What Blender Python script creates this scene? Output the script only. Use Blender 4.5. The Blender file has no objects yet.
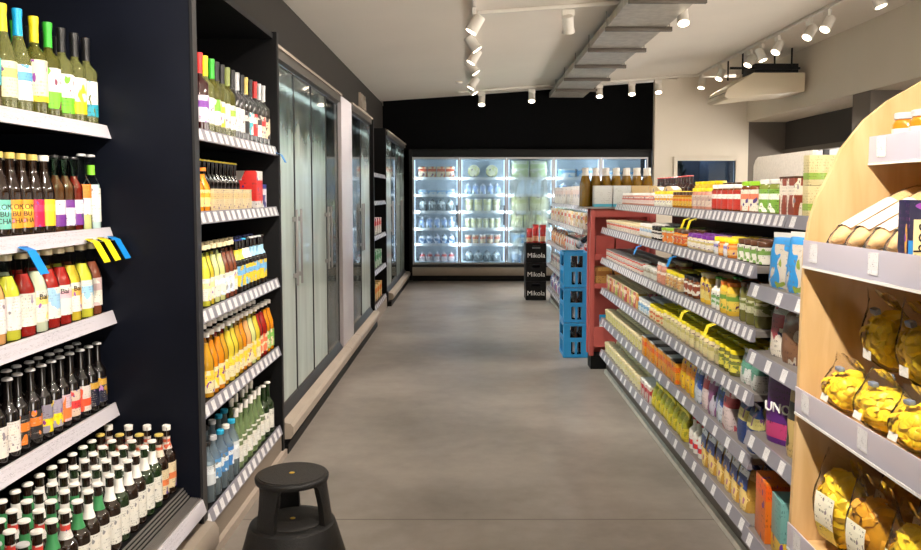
import bpy, bmesh, math, random
from math import sin, cos, pi, radians
from mathutils import Vector, noise
random.seed(7)
C = bpy.context.scene.collection
H = 1.55
# ------------------------------------------------------------------ materials
def lin(c):
    return tuple(((v/255)/12.92 if v/255 <= .04045 else ((v/255+.055)/1.055)**2.4) for v in c)
MATS = {}
def newmat(name):
    m = bpy.data.materials.new(name); m.use_nodes = True
    return m, m.node_tree.nodes, m.node_tree.links, m.node_tree.nodes['Principled BSDF']
def mat(name, col=None, rough=.5, metal=0, spec=.5, coat=0, emit=0, bump=0, bscale=40, var=0):
    if name in MATS: return MATS[name]
    m, n, l, p = newmat(name)
    c = (*lin(col), 1)
    p.inputs['Base Color'].default_value = c
    p.inputs['Roughness'].default_value = rough; p.inputs['Metallic'].default_value = metal
    p.inputs['Specular IOR Level'].default_value = spec; p.inputs['Coat Weight'].default_value = coat
    p.inputs['Coat Roughness'].default_value = .05
    if emit:
        p.inputs['Emission Color'].default_value = c; p.inputs['Emission Strength'].default_value = emit
    tc = n.new('ShaderNodeTexCoord'); nz = n.new('ShaderNodeTexNoise')
    nz.inputs['Scale'].default_value = bscale; nz.inputs['Detail'].default_value = 3
    l.new(tc.outputs['Object'], nz.inputs['Vector'])
    if var:
        r = n.new('ShaderNodeMixRGB'); r.blend_type = 'MULTIPLY'; r.inputs[0].default_value = 1
        r.inputs[1].default_value = c
        mr = n.new('ShaderNodeMapRange'); mr.inputs[1].default_value = .3; mr.inputs[2].default_value = .7
        mr.inputs[3].default_value = 1-var; mr.inputs[4].default_value = 1+var*.3
        l.new(nz.outputs[0], mr.inputs[0]); l.new(mr.outputs[0], r.inputs[2]); l.new(r.outputs[0], p.inputs['Base Color'])
    if bump:
        b = n.new('ShaderNodeBump'); b.inputs['Strength'].default_value = bump; b.inputs['Distance'].default_value = .01
        l.new(nz.outputs[0], b.inputs['Height']); l.new(b.outputs[0], p.inputs['Normal'])
    MATS[name] = m; return m
def printed(base, accent, ink=(40, 35, 35), band=(.55, .8), seed=0, rough=.35, blot=.56, fine=26):
    """printed paper or foil: a coloured band, a drawing-like blotch and small lettering-like specks"""
    base = tuple(int(v*.92) for v in base)
    key = ('pr', base, accent, ink, band, seed, blot, rough, fine)
    if key in MATS: return MATS[key]
    m, n, l, p = newmat('print_%d' % len(MATS))
    p.inputs['Roughness'].default_value = rough
    tc = n.new('ShaderNodeTexCoord'); sp = n.new('ShaderNodeSeparateXYZ'); l.new(tc.outputs['Generated'], sp.inputs[0])
    def math_(op, a, b):
        q = n.new('ShaderNodeMath'); q.operation = op
        for i, v in enumerate((a, b)):
            if isinstance(v, (int, float)): q.inputs[i].default_value = v
            else: l.new(v, q.inputs[i])
        return q.outputs[0]
    bd = math_('MULTIPLY', math_('GREATER_THAN', sp.outputs[2], band[0]), math_('LESS_THAN', sp.outputs[2], band[1]))
    def mapped(sx, sz, off):
        mp = n.new('ShaderNodeMapping'); l.new(tc.outputs['Generated'], mp.inputs[0])
        mp.inputs['Scale'].default_value = (sx, sx, sz); mp.inputs['Location'].default_value = (off, off*1.7, off*.6)
        nz = n.new('ShaderNodeTexNoise'); nz.inputs['Scale'].default_value = 1; nz.inputs['Detail'].default_value = 1
        l.new(mp.outputs[0], nz.inputs['Vector']); return nz.outputs[0]
    bl = math_('GREATER_THAN', mapped(2.2, 1.8, seed*3.1+1), blot+.055)
    b2 = math_('GREATER_THAN', mapped(3.1, 3.0, seed*1.7+9), .68 if blot < .72 else 9)
    rows = math_('LESS_THAN', math_('FRACT', math_('MULTIPLY', sp.outputs[2], 11), 0), .5)
    tx = math_('MULTIPLY', rows, math_('GREATER_THAN', mapped(fine*2.2, fine*.4, seed*5.3+2), .6))
    tx = math_('MULTIPLY', tx, math_('GREATER_THAN', mapped(2.5, 3.5, seed*2.3+5), .5))
    third = tuple(int(.5*a+.5*b) for a, b in zip(accent[1:]+accent[:1], ink))
    def mix(f, a, b):
        q = n.new('ShaderNodeMixRGB'); l.new(f, q.inputs[0])
        for i, v in ((1, a), (2, b)):
            if isinstance(v, tuple): q.inputs[i].default_value = (*lin(v), 1)
            else: l.new(v, q.inputs[i])
        return q.outputs[0]
    col = mix(tx, mix(b2, mix(bl, mix(bd, base, accent), accent), third), ink)
    l.new(col, p.inputs['Base Color']); p.inputs['Coat Weight'].default_value = .15
    MATS[key] = m; return m
def clear(name, tint=(255, 255, 255), dens=.12, milk=0, milkcol=(200, 210, 205), rough=.04, streak=0, gloss=None):
    """thin clear glass or film: see-through, glossy by its Fresnel, with an optional milky share"""
    if name in MATS: return MATS[name]
    m, n, l, p = newmat(name); n.remove(p)
    out = n['Material Output']
    tr = n.new('ShaderNodeBsdfTransparent'); tr.inputs[0].default_value = (*lin(tint), 1)
    gl = n.new('ShaderNodeBsdfGlossy'); gl.inputs['Roughness'].default_value = rough
    base = tr.outputs[0]
    if milk:
        d1 = n.new('ShaderNodeBsdfDiffuse'); d1.inputs[0].default_value = (*lin(milkcol), 1)
        d2 = n.new('ShaderNodeBsdfTranslucent'); d2.inputs[0].default_value = (*lin(milkcol), 1)
        df = n.new('ShaderNodeMixShader'); l.new(d1.outputs[0], df.inputs[1]); l.new(d2.outputs[0], df.inputs[2])
        mx = n.new('ShaderNodeMixShader'); mx.inputs[0].default_value = milk
        if streak:
            tc = n.new('ShaderNodeTexCoord'); mp = n.new('ShaderNodeMapping'); mp.inputs['Scale'].default_value = (3.2, 3.2, .5)
            nz = n.new('ShaderNodeTexNoise'); nz.inputs['Scale'].default_value = 2.2
            l.new(tc.outputs['Object'], mp.inputs[0]); l.new(mp.outputs[0], nz.inputs[0])
            mr = n.new('ShaderNodeMapRange'); mr.inputs[1].default_value = .35; mr.inputs[2].default_value = .65
            mr.inputs[3].default_value = milk-streak; mr.inputs[4].default_value = milk+streak
            l.new(nz.outputs[0], mr.inputs[0])
            sz = n.new('ShaderNodeSeparateXYZ'); l.new(tc.outputs['Object'], sz.inputs[0])
            up = n.new('ShaderNodeMath'); up.operation = 'MULTIPLY_ADD'; l.new(nz.outputs[0], up.inputs[0]); up.inputs[1].default_value = .5; l.new(sz.outputs[2], up.inputs[2])
            ht = n.new('ShaderNodeMapRange'); ht.inputs[1].default_value = 2.02; ht.inputs[2].default_value = 2.26; ht.inputs[3].default_value = 1; ht.inputs[4].default_value = .12
            l.new(up.outputs[0], ht.inputs[0]); mm = n.new('ShaderNodeMath'); mm.operation = 'MULTIPLY'; l.new(mr.outputs[0], mm.inputs[0]); l.new(ht.outputs[0], mm.inputs[1])
            l.new(mm.outputs[0], mx.inputs[0])
        l.new(base, mx.inputs[1]); l.new(df.outputs[0], mx.inputs[2]); base = mx.outputs[0]
    lw = n.new('ShaderNodeLayerWeight'); lw.inputs['Blend'].default_value = dens
    ms = n.new('ShaderNodeMixShader'); l.new(lw.outputs['Fresnel' if gloss is None else 'Facing'], ms.inputs[0])
    l.new(base, ms.inputs[1]); l.new(gl.outputs[0], ms.inputs[2])
    l.new(ms.outputs[0], out.inputs['Surface'])
    MATS[name] = m; return m
# ------------------------------------------------------------------ mesh builder
class MB:
    def __init__(s): s.v, s.f = [], []
    def add(s, vs, fs):
        b = len(s.v); s.v += [tuple(v) for v in vs]; s.f += [tuple(b+i for i in f) for f in fs]; return s
    def box(s, x0, x1, y0, y1, z0, z1):
        return s.add([(x0,y0,z0),(x1,y0,z0),(x1,y1,z0),(x0,y1,z0),(x0,y0,z1),(x1,y0,z1),(x1,y1,z1),(x0,y1,z1)],
                     [(0,3,2,1),(4,5,6,7),(0,1,5,4),(1,2,6,5),(2,3,7,6),(3,0,4,7)])
    def lathe(s, prof, seg=16, cx=0, cy=0, sx=1, sy=1):
        n = len(prof); vs = []
        for r, z in prof:
            for k in range(seg):
                a = 2*pi*k/seg; vs.append((cx+r*cos(a)*sx, cy+r*sin(a)*sy, z))
        fs = [(i*seg+k, i*seg+(k+1) % seg, (i+1)*seg+(k+1) % seg, (i+1)*seg+k) for i in range(n-1) for k in range(seg)]
        fs += [tuple(range(seg-1, -1, -1)), tuple((n-1)*seg+k for k in range(seg))]
        return s.add(vs, fs)
    def prism(s, pts, axis, a, b):
        """polygon pts extruded along an axis: 'y' takes (x,z), 'x' takes (y,z), 'z' takes (x,y)"""
        def P(p, t): return (p[0], t, p[1]) if axis == 'y' else (t, p[0], p[1]) if axis == 'x' else (p[0], p[1], t)
        n = len(pts); vs = [P(p, a) for p in pts]+[P(p, b) for p in pts]
        return s.add(vs, [tuple(range(n)), tuple(range(2*n-1, n-1, -1))]+[(i, i+n, (i+1) % n+n, (i+1) % n) for i in range(n)])
    def tube(s, p0, p1, r, seg=8):
        p0, p1 = Vector(p0), Vector(p1); d = (p1-p0).normalized()
        u = d.orthogonal().normalized(); w = d.cross(u)
        vs = [p+(u*cos(2*pi*k/seg)+w*sin(2*pi*k/seg))*r for p in (p0, p1) for k in range(seg)]
        return s.add(vs, [(k, (k+1) % seg, seg+(k+1) % seg, seg+k) for k in range(seg)]+[tuple(range(seg-1, -1, -1)), tuple(range(seg, 2*seg))])
    def mesh(s, name, m, bev=0, smooth=35, rec=True):
        me = bpy.data.meshes.new(name); me.from_pydata(s.v, [], s.f)
        bm = bmesh.new(); bm.from_mesh(me)
        if rec: bmesh.ops.recalc_face_normals(bm, faces=bm.faces)
        if bev: bmesh.ops.bevel(bm, geom=bm.edges[:]+bm.verts[:], offset=bev, segments=2, profile=.6, affect='EDGES')
        bm.to_mesh(me); bm.free()
        if smooth:
            me.polygons.foreach_set('use_smooth', [True]*len(me.polygons)); me.set_sharp_from_angle(angle=radians(smooth))
        if m: me.materials.append(m)
        return me
def link(name, me, parent=None, loc=(0, 0, 0), rot=(0, 0, 0)):
    o = bpy.data.objects.new(name, me); C.objects.link(o); o.location = loc; o.rotation_euler = rot
    if parent: o.parent = parent
    return o
def empty(name, loc=(0, 0, 0), rz=0):
    return link(name, None, None, loc, (0, 0, rz))
def short(t):
    for a, b in ((' row,', ','), (' from the drinks rack', ' from drinks rack'), (' from dark panel', ' from panel'), ('wall rack shelf', 'wall rack'), (' label,', ' print,'), (' shelf up', ' shelf'), (' the ', ' '), (' with ', ' '), (' rack', ''), (' and ', '-')):
        if len(t.replace('-', '-').split()) <= 16: break
        t = t.replace(a, b)
    return t
def tag(o, label, cat, group=None, kind=None):
    label = short(label)
    o['label'] = label; o['category'] = cat
    if group: o['group'] = group
    if kind: o['kind'] = kind
    return o
def struct(name, mb, m, **k):
    o = link(name, mb.mesh(name, m, **k)); o['kind'] = 'structure'; return o
def part(name, mb, m, parent, label=None, loc=(0, 0, 0), rot=(0, 0, 0), **k):
    o = link(name, mb.mesh(name, m, **k), parent, loc, rot)
    if label: o['label'] = label
    return o
B = lambda *a: MB().box(*a)
TXT = {}
def text_mesh(s, size, m, bend=None, ext=.0006, line=.95, a0=0):
    key = (s, size, m.name, bend, a0)
    if key in TXT: return TXT[key]
    cu = bpy.data.curves.new('lettering', 'FONT'); cu.body = s; cu.size = size; cu.align_x = 'CENTER'; cu.align_y = 'CENTER'
    cu.extrude = ext; cu.space_line = line; cu.resolution_u = 3
    ob = bpy.data.objects.new('lettering', cu); C.objects.link(ob)
    bpy.context.view_layer.update()
    me = bpy.data.meshes.new_from_object(ob.evaluated_get(bpy.context.evaluated_depsgraph_get()))
    bpy.data.objects.remove(ob); bpy.data.curves.remove(cu)
    if bend:
        for v in me.vertices:
            a = v.co.x/bend+a0; r = bend+v.co.z; y = v.co.y
            v.co = (r*cos(a), r*sin(a), y)
    me.materials.clear(); me.materials.append(m); TXT[key] = me; return me
ORD = 'first second third fourth fifth sixth seventh eighth ninth tenth eleventh twelfth thirteenth fourteenth fifteenth sixteenth seventeenth eighteenth nineteenth twentieth'.split()
TENS = {20: 'twenty', 30: 'thirty', 40: 'forty', 50: 'fifty', 60: 'sixty', 70: 'seventy'}
def ordw(n):
    if n <= 20: return ORD[n-1]
    t, r = n//10*10, n % 10
    return TENS[t]+'-'+ORD[r-1] if r else TENS[t][:-1]+'ieth'
# ------------------------------------------------------------------ common materials
M = dict(
    panel=mat('dark_panel_lacquer', (17, 20, 30), .36, spec=.14, var=.25, bscale=3),
    panelin=mat('dark_shelf_metal', (13, 13, 15), .5, spec=.2),
    black=mat('black_paint', (8, 8, 9), .5, spec=.25),
    blackwall=mat('black_wall_paint', (5, 5, 6), .9, spec=.1),
    brown=mat('brown_soffit_paint', (36, 30, 24), .7, var=.08, bscale=2),
    ceil=mat('ceiling_plaster', (236, 228, 216), .85, var=.03, bscale=1.2),
    wall=mat('warm_white_plaster', (226, 216, 200), .85, var=.03, bscale=1.5),
    grey=mat('grey_wall_paint', (112, 104, 96), .8),
    dgrey=mat('dark_grey_wall_paint', (62, 57, 54), .8),
    bumper=mat('beige_bumper_plastic', (160, 147, 134), .45, var=.08, bscale=5),
    alu=mat('brushed_aluminium', (172, 168, 168), .35, .7),
    lightalu=mat('pale_aluminium_trim', (205, 200, 206), .3, .3),
    darkframe=mat('dark_cooler_frame', (52, 52, 54), .35, .4),
    steel=mat('galvanised_steel', (182, 176, 166), .5, .3, var=.2, bscale=12),
    whitemetal=mat('white_powder_coat', (225, 222, 218), .4),
    rail=mat('grey_price_rail', (128, 126, 136), .35, coat=.3),
    gshelf=mat('grey_shelf_metal', (120, 114, 110), .45, .2),
    tagw=printed((240, 238, 240), (225, 224, 230), (90, 90, 100), (.1, .2), 3, blot=.75, fine=9),
    strip=printed((208, 204, 212), (192, 190, 202), (70, 68, 80), (.1, .16), 4, blot=.72, fine=40),
    lamp=mat('white_lamp_housing', (228, 222, 212), .45),
    lampon=mat('lamp_lens_lit', (255, 236, 205), .4, emit=9),
    led=mat('led_strip_lit', (225, 238, 255), .4, emit=5),
    red=mat('red_display_plastic', (192, 92, 86), .4),
    blueflag=mat('blue_flag_card', (20, 132, 214), .35), yellowflag=mat('yellow_flag_card', (240, 218, 30), .35),
    inkk=mat('dark_lettering_ink', (30, 24, 24), .5), inkw=mat('white_lettering_ink', (240, 240, 238), .5),
)
glassclear = clear('bottle_clear_glass', (240, 246, 242), .12)
# wood
def wood():
    m, n, l, p = newmat('birch_plywood')
    tc = n.new('ShaderNodeTexCoord'); mp = n.new('ShaderNodeMapping'); mp.inputs['Scale'].default_value = (9, 9, 1.3)
    nz = n.new('ShaderNodeTexNoise'); nz.inputs['Scale'].default_value = 2; nz.inputs['Detail'].default_value = 5; nz.inputs['Distortion'].default_value = .6
    cr = n.new('ShaderNodeValToRGB'); cr.color_ramp.elements[0].position = .3; cr.color_ramp.elements[1].position = .75
    cr.color_ramp.elements[0].color = (*lin((196, 158, 106)), 1); cr.color_ramp.elements[1].color = (*lin((216, 184, 136)), 1)
    l.new(tc.outputs['Object'], mp.inputs[0]); l.new(mp.outputs[0], nz.inputs[0]); l.new(nz.outputs[0], cr.inputs[0]); l.new(cr.outputs[0], p.inputs['Base Color'])
    p.inputs['Roughness'].default_value = .42; return m
M['wood'] = wood()
def floor_mat():
    m, n, l, p = newmat('polished_concrete')
    tc = n.new('ShaderNodeTexCoord')
    def nz(sc, det, sx=1, sy=1):
        mp = n.new('ShaderNodeMapping'); mp.inputs['Scale'].default_value = (sx, sy, 1); l.new(tc.outputs['Object'], mp.inputs[0])
        q = n.new('ShaderNodeTexNoise'); q.inputs['Scale'].default_value = sc; q.inputs['Detail'].default_value = det; q.inputs['Roughness'].default_value = .6
        l.new(mp.outputs[0], q.inputs[0]); return q.outputs[0]
    cr = n.new('ShaderNodeValToRGB'); e = cr.color_ramp.elements
    e[0].position, e[1].position = .3, .72
    e[0].color = (*lin((98, 91, 85)), 1); e[1].color = (*lin((148, 139, 131)), 1)
    mx = n.new('ShaderNodeMath'); mx.operation = 'MULTIPLY_ADD'; l.new(nz(.9, 6, 1, 1.2), mx.inputs[0]); mx.inputs[1].default_value = .75
    m2 = n.new('ShaderNodeMath'); m2.operation = 'MULTIPLY'; l.new(nz(9, 6), m2.inputs[0]); m2.inputs[1].default_value = .25
    l.new(m2.outputs[0], mx.inputs[2]); l.new(mx.outputs[0], cr.inputs[0])
    # saw-cut joints across and along the aisle
    sp = n.new('ShaderNodeSeparateXYZ'); l.new(tc.outputs['Object'], sp.inputs[0])
    def joint(src, off, period):
        a = n.new('ShaderNodeMath'); a.operation = 'ADD'; l.new(src, a.inputs[0]); a.inputs[1].default_value = -off
        b = n.new('ShaderNodeMath'); b.operation = 'PINGPONG'; l.new(a.outputs[0], b.inputs[0]); b.inputs[1].default_value = period/2
        c = n.new('ShaderNodeMath'); c.operation = 'LESS_THAN'; l.new(b.outputs[0], c.inputs[0]); c.inputs[1].default_value = .006
        return c.outputs[0]
    jn = joint(sp.outputs[1], 3.72, 5.2)
    mj = n.new('ShaderNodeMixRGB'); l.new(jn, mj.inputs[0]); l.new(cr.outputs[0], mj.inputs[1]); mj.inputs[2].default_value = (*lin((92, 84, 78)), 1)
    l.new(mj.outputs[0], p.inputs['Base Color'])
    mr = n.new('ShaderNodeMapRange'); mr.inputs[3].default_value = .3; mr.inputs[4].default_value = .42
    l.new(nz(2.2, 4), mr.inputs[0]); l.new(mr.outputs[0], p.inputs['Roughness']); p.inputs['Specular IOR Level'].default_value = .45
    return m
# ------------------------------------------------------------------ room shell
def ceil_z(x): return 3.2+.07*(x+1.55)
YB, YF = 14.42, -1.6
struct('floor', B(-2.6, 8, YF, 16, -.06, 0), floor_mat())
struct('ceiling', MB().prism([(-2.6, ceil_z(-2.6)), (4.86, ceil_z(4.86)), (4.86, ceil_z(4.86)+.1), (-2.6, ceil_z(-2.6)+.1)], 'y', YF, 16), M['ceil'])
struct('wall_left', B(-2.6, -2.5, YF, 16, 0, 3.3), M['blackwall'])
struct('trim_1', B(-2.5, -1.56, YF, YB, 2.62, 3.16), M['brown'])          # boxed soffit over the cooler run
struct('wall_back', MB().prism([(-2.5, 0), (4.86, 0), (4.86, ceil_z(4.86)-.005), (-2.5, ceil_z(-2.5)-.005)], 'y', 15.05, 15.2), M['blackwall'])
struct('trim_2', MB().prism([(-1.55, 2.36), (3.5, 2.36), (3.5, ceil_z(3.5)-.002), (-1.55, ceil_z(-1.55)-.002)], 'y', YB, 15.04), M['blackwall'])
wb = MB(); wy0, wy1 = 14.06, 14.2
for a, b, c, d in ((3.22, 3.6, 0, 3.54), (4.66, 4.86, 0, 3.63), (3.6, 4.66, 0, 1.25), (3.6, 4.66, 2.14, 3.57)): wb.box(a, b, wy0, wy1, c, d)
struct('wall_right_end', wb, M['wall'])
struct('trim_3', B(4.82, 4.96, YF, wy0-.002, 2.8, 3.66), M['wall'])         # white bulkhead along the aisle
struct('ceiling_side', B(4.962, 8, YF, 14.06, 2.8, 2.9), M['wall'])
struct('wall_side_end', B(4.862, 5.5, 14.062, 14.2, 0, 2.8), M['grey'])
sw = MB(); sw.box(5.5, 5.6, YF, 14.2, 2.32, 2.8)
struct('wall_front_blocker', B(-2.5, 2.3, YF-.1, YF-.002, 0, 3.15), M['wall'])  # unseen wall added behind the camera to hold back front light
struct('wall_right', sw, M['dgrey'])
struct('trim_4', B(5.46, 5.6, YF, 14.06, 2.24, 2.318), M['grey'])
struct('wall_right_lower', B(5.502, 5.6, YF, 14.2, 0, .35), M['wall'])
w2_ = MB()
for k in range(11): w2_.box(5.5, 5.58, -1.55+1.56*k, -1.49+1.56*k, .35, 2.238)
struct('window_added', w2_, M['darkframe'])                                     # made-up window bars; the opening is added to light the ceiling
struct('column', B(4.83, 5.25, 9.75, 10.2, 0, 2.798), M['grey'])
# window in the white end wall with a dark room behind
w1 = MB()
for a, b, c, d in ((3.56, 3.62, 1.22, 2.128), (4.64, 4.7, 1.22, 2.128), (3.56, 4.7, 2.13, 2.19)): w1.box(a, b, 14.03, 14.058, c, d)
win = struct('window_1', w1, M['wall'])
part('pane', B(3.6, 4.66, 14.12, 14.13, 1.25, 2.14), clear('window_pane', (170, 185, 200), .25), win)
struct('wall_room', B(3.3, 4.9, 14.95, 15.04, 0, 2.7), mat('dark_room', (70, 74, 84), .6))
rl = bpy.data.lights.new('room_fill_light', 'POINT'); rl.energy = 14; rl.shadow_soft_size = .1; rl.color = (.9, .95, 1)  # added fill with no lamp behind it, brightens the room past the window
ro = bpy.data.objects.new('room_fill_light', rl); C.objects.link(ro); ro.location = (4.1, 14.4, 2.5)
bl = tag(link('door_panel', B(0, .5, 0, .04, 0, 2.2).mesh('door_panel', mat('blue_grey_panel', (92, 102, 118), .5), bev=.004), None, (4.15, 14.5, 0)),
         'blue-grey door leaf standing in the dark room behind the wall window', 'door')
part('handle', B(.04, .06, -.04, 0, .9, 1.1), M['alu'], bl)
sc_ = tag(link('wall_shelf', B(0, .72, 0, .25, 0, .03).mesh('wall_shelf', M['gshelf']), None, (3.5, 14.68, 1.72)), 'thin grey shelf in the dark room behind the wall window', 'shelf')
pl = MB()
for k in range(26):
    a = random.uniform(0, 6.28); r = random.uniform(.06, .19); z = random.uniform(.1, .42)
    p = Vector((cos(a)*.03, sin(a)*.03, .08)); q = Vector((cos(a)*r*.8, sin(a)*r*.8, z)); t = Vector((-sin(a), cos(a), 0))*.025
    pl.add([p-t*.3, p+t*.3, q+t, q+Vector((cos(a)*.07, sin(a)*.07, .02)), q-t], [(0, 1, 2, 3, 4)])
pp = tag(link('potted_plant', MB().lathe([(.05, 0), (.065, .1), (.06, .1)]).mesh('potted_plant', M['black']), None, (3.86, 14.8, 1.752)), 'small dark leafy plant in a pot seen through the wall window', 'plant')
part('foliage', pl, mat('dark_leaf', (30, 42, 30), .5), pp)
# ------------------------------------------------------------------ shelving helpers
RAILH = .052
def rail_prism(y0, y1, out, x, z, h=RAILH):
    """slanted price rail along y; out = +1 faces +x, -1 faces -x"""
    return MB().prism([(x, z+.006), (x+out*.006, z+.006), (x+out*.022, z-h+.006), (x, z-h+.006)], 'y', y0, y1)
TAGM = {}
def tag_mesh(w, out, h=.042, m=None):
    m = m or M['tagw']; k = (round(w, 3), out, h, m.name)
    if k not in TAGM:
        TAGM[k] = MB().prism([(out*.0078, .001), (out*.0092, .001), (out*.0217, -h+.001), (out*.0203, -h+.001)], 'y', 0, w).mesh('price_tag', m, smooth=0)
    return TAGM[k]
def shelf(parent, y0, y1, x_front, depth, z, out, shelfmat, railmat, tags, name='shelf', thick=.028, fullstrip=False):
    xb = x_front-out*depth
    s = part(name, B(min(x_front, xb), max(x_front, xb), y0, y1, z-thick, z), shelfmat, parent, bev=.002)
    r = part('price_rail', rail_prism(y0, y1, out, x_front, z), railmat, s)
    if fullstrip:
        link('paper_strip', tag_mesh(y1-y0-.01, out, .046, M['strip']), s, (x_front, y0+.005, z))
    for (ty, tw) in tags:
        link('price_tag', tag_mesh(tw, out), s, (x_front, ty, z))
    return s
def even_tags(y0, y1, n, w=.036, jit=.35):
    st = (y1-y0)/n
    return [(y0+st*(i+.5)-w/2+random.uniform(-jit, jit)*st*.5, w) for i in range(n)]
# ------------------------------------------------------------------ products
CACHE = {}
def cm(key, fn):
    if key not in CACHE: CACHE[key] = fn()
    return CACHE[key]
PROF = {   # radius fractions / height fractions: shoulder start, shoulder end, neck radius
    'wine': (.60, .72, .36), 'hock': (.46, .78, .35), 'beer': (.56, .72, .40), 'juice': (.52, .84, .42), 'stubby': (.58, .74, .42), 'water': (.62, .86, .42), 'champ': (.5, .93, .42)}
def bottle_prof(kind, r, h, grow=0, z0=0, z1=None):
    s0, s1, nr = PROF[kind]; n = nr*r
    pts = [(r*.86, 0), (r*.97, h*.008), (r, h*.025), (r, h*s0)]
    for t in (.15, .35, .55, .75, .9):
        e = t*t*(3-2*t); pts.append((r+(n-r)*e, h*(s0+(s1-s0)*t)))
    pts += [(n, h*s1), (n*.95, h*.955), (n*1.1, h*.957), (n*1.1, h*.978), (n*.95, h*.98), (n*.9, h*.985)]
    return pts
def rad_at(pts, z):
    for (r0, a), (r1, b) in zip(pts, pts[1:]):
        if a <= z <= b: return r0+(r1-r0)*((z-a)/(b-a) if b > a else 0)
    return pts[-1][0]
def bottle_spec(kind, r, h, glass, cap, label, liquid=None, fill=.8, lab=(.12, .5), neck=None, capz=None, capstyle='crown', seg=16, text=None):
    """(root mesh, [(part name, mesh)])"""
    pts = bottle_prof(kind, r, h)
    k = (kind, r, h)
    root = cm(('b', k, glass.name, seg), lambda: MB().lathe(pts, seg).mesh('bottle', glass, smooth=50))
    parts = []
    if liquid:
        def lq():
            q = [(max(a-.0025, .002), max(b, h*.012)) for a, b in pts if b <= h*fill]; q.append((rad_at(pts, h*fill)-.0025, h*fill))
            return MB().lathe(q, seg).mesh('liquid', liquid, smooth=50)
        parts.append(('liquid', cm(('lq', k, liquid.name, fill), lq)))
    n = PROF[kind][2]*r
    def cp():
        if capstyle == 'foil':
            zz = (capz or .76)*h; q = [(rad_at(pts, zz)+.001, zz), (n*1.06, h*.9), (n*1.2, h*.955), (n*1.2, h), (n*1.05, h*1.004)]
            return MB().lathe(q, 12).mesh('cap', cap, smooth=40)
        if capstyle == 'screw':
            return MB().lathe([(n*1.22, h*.93), (n*1.24, h*.995), (n*1.1, h*1.003)], 14).mesh('cap', cap, smooth=40)
        return MB().lathe([(n*1.3, h*.968), (n*1.32, h*.975), (n*1.2, h*.995), (n*.9, h*1.002)], 14).mesh('cap', cap, smooth=40)
    parts.append(('cap', cm(('cp', k, cap.name, capstyle, capz), cp)))
    if label:
        def lb():
            q = [(rad_at(pts, h*lab[0])+.0008, h*lab[0]), (rad_at(pts, h*lab[1])+.0008, h*lab[1])]
            return MB().lathe(q, seg).mesh('label', label, smooth=50)
        parts.append(('label', cm(('lb', k, id(label), lab), lb)))
    if neck:
        def nl():
            q = [(rad_at(pts, h*a)+.0012, h*a) for a in (neck[1], (neck[1]+neck[2])/2, neck[2])]
            return MB().lathe(q, 12).mesh('neck_label', neck[0], smooth=50)
        parts.append(('neck_label', cm(('nl', k, id(neck[0]), neck[1:]), nl)))
    if text:
        s, size, ink, zt, a0 = text
        me = text_mesh(s, size, ink, bend=r+.0012, a0=a0)
        parts.append(('lettering', me, (0, 0, h*zt)))
    return root, parts
def jar_spec(r, h, glass, lid, label, lab=(.15, .68), seg=14, lidh=.018, name='lid'):
    k = (r, h)
    root = cm(('j', k, glass.name, lidh), lambda: MB().lathe([(r*.88, 0), (r, h*.05), (r, h-lidh-.016), (r*.82, h-lidh-.002)], seg).mesh('jar', glass, smooth=50))
    parts = [(name, cm(('jl', k, lid.name, lidh), lambda: MB().lathe([(r*.9, h-lidh-.001), (r*.92, h-.003), (r*.86, h)], seg).mesh('lid', lid, smooth=40)))]
    if label: parts.append(('label', cm(('jb', k, id(label), lab), lambda: MB().lathe([(r+.0008, h*lab[0]), (r+.0008, h*lab[1])], seg).mesh('label', label, smooth=50))))
    return root, parts
def tub_spec(r, h, body, lid, seg=14):
    root = cm(('t', r, h, id(body)), lambda: MB().lathe([(r*.82, 0), (r*.96, h-.012)], seg).mesh('tub', body, smooth=50))
    return root, [('lid', cm(('tl', r, h, lid.name), lambda: MB().lathe([(r, h-.013), (r, h-.001), (r*.93, h)], seg).mesh('lid', lid, smooth=40)))]
def tin_spec(r, h, body, seg=16):
    root = cm(('n', r, h, id(body)), lambda: MB().lathe([(r*.97, 0), (r*.97, h-.004)], seg).mesh('tin', body, smooth=50))
    return root, [('lid', cm(('nl', r, h), lambda: MB().lathe([(r, h-.005), (r, h), (r*.93, h), (r*.92, h-.002)], seg).mesh('lid', M['alu'], smooth=40)))]
def box_spec(w, d, h, body, top=None, bev=.002):
    """w along y, d along x"""
    root = cm(('x', w, d, h, id(body)), lambda: B(-d/2, d/2, -w/2, w/2, 0, h).mesh('carton', body, bev=bev))
    parts = []
    if top: parts.append(('lid', cm(('xt', w, d, h, id(top)), lambda: B(-d/2-.001, d/2+.001, -w/2-.001, w/2+.001, h, h+.008).mesh('lid', top, bev=.001))))
    return root, parts
def pouch_mesh(w, d, h, m, seed, ny=7, flat=.12, lump=.006, nm='bag'):
    """filled bag standing on its base: full below, pinched to a seam at the top"""
    seg, vs = 20, []
    for j in range(ny+1):
        t = j/ny; dd = d/2*(1-t**4)*(1 if t > .08 else .85)+.004; ww = w/2*(1-.05*sin(t*pi))*(1 if t > .05 else .94)
        for k in range(seg):
            a = 2*pi*k/seg; c, s = cos(a), sin(a); e = .72
            x = dd*math.copysign(abs(c)**e, c); y = ww*math.copysign(abs(s)**e, s); z = h*t
            n = noise.noise_vector(Vector((x*22+seed*7, y*22, z*22)))
            f = 0 if j == 0 else 1
            vs.append((x+n.x*lump*f*(1-t*.6), y+n.y*lump*f*.5, z+n.z*lump*.4*f))
    fs = [(i*seg+k, i*seg+(k+1) % seg, (i+1)*seg+(k+1) % seg, (i+1)*seg+k) for i in range(ny) for k in range(seg)]
    fs += [tuple(range(seg-1, -1, -1)), tuple(ny*seg+k for k in range(seg))]
    return MB().add(vs, fs).mesh(nm, m, smooth=70)
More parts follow.
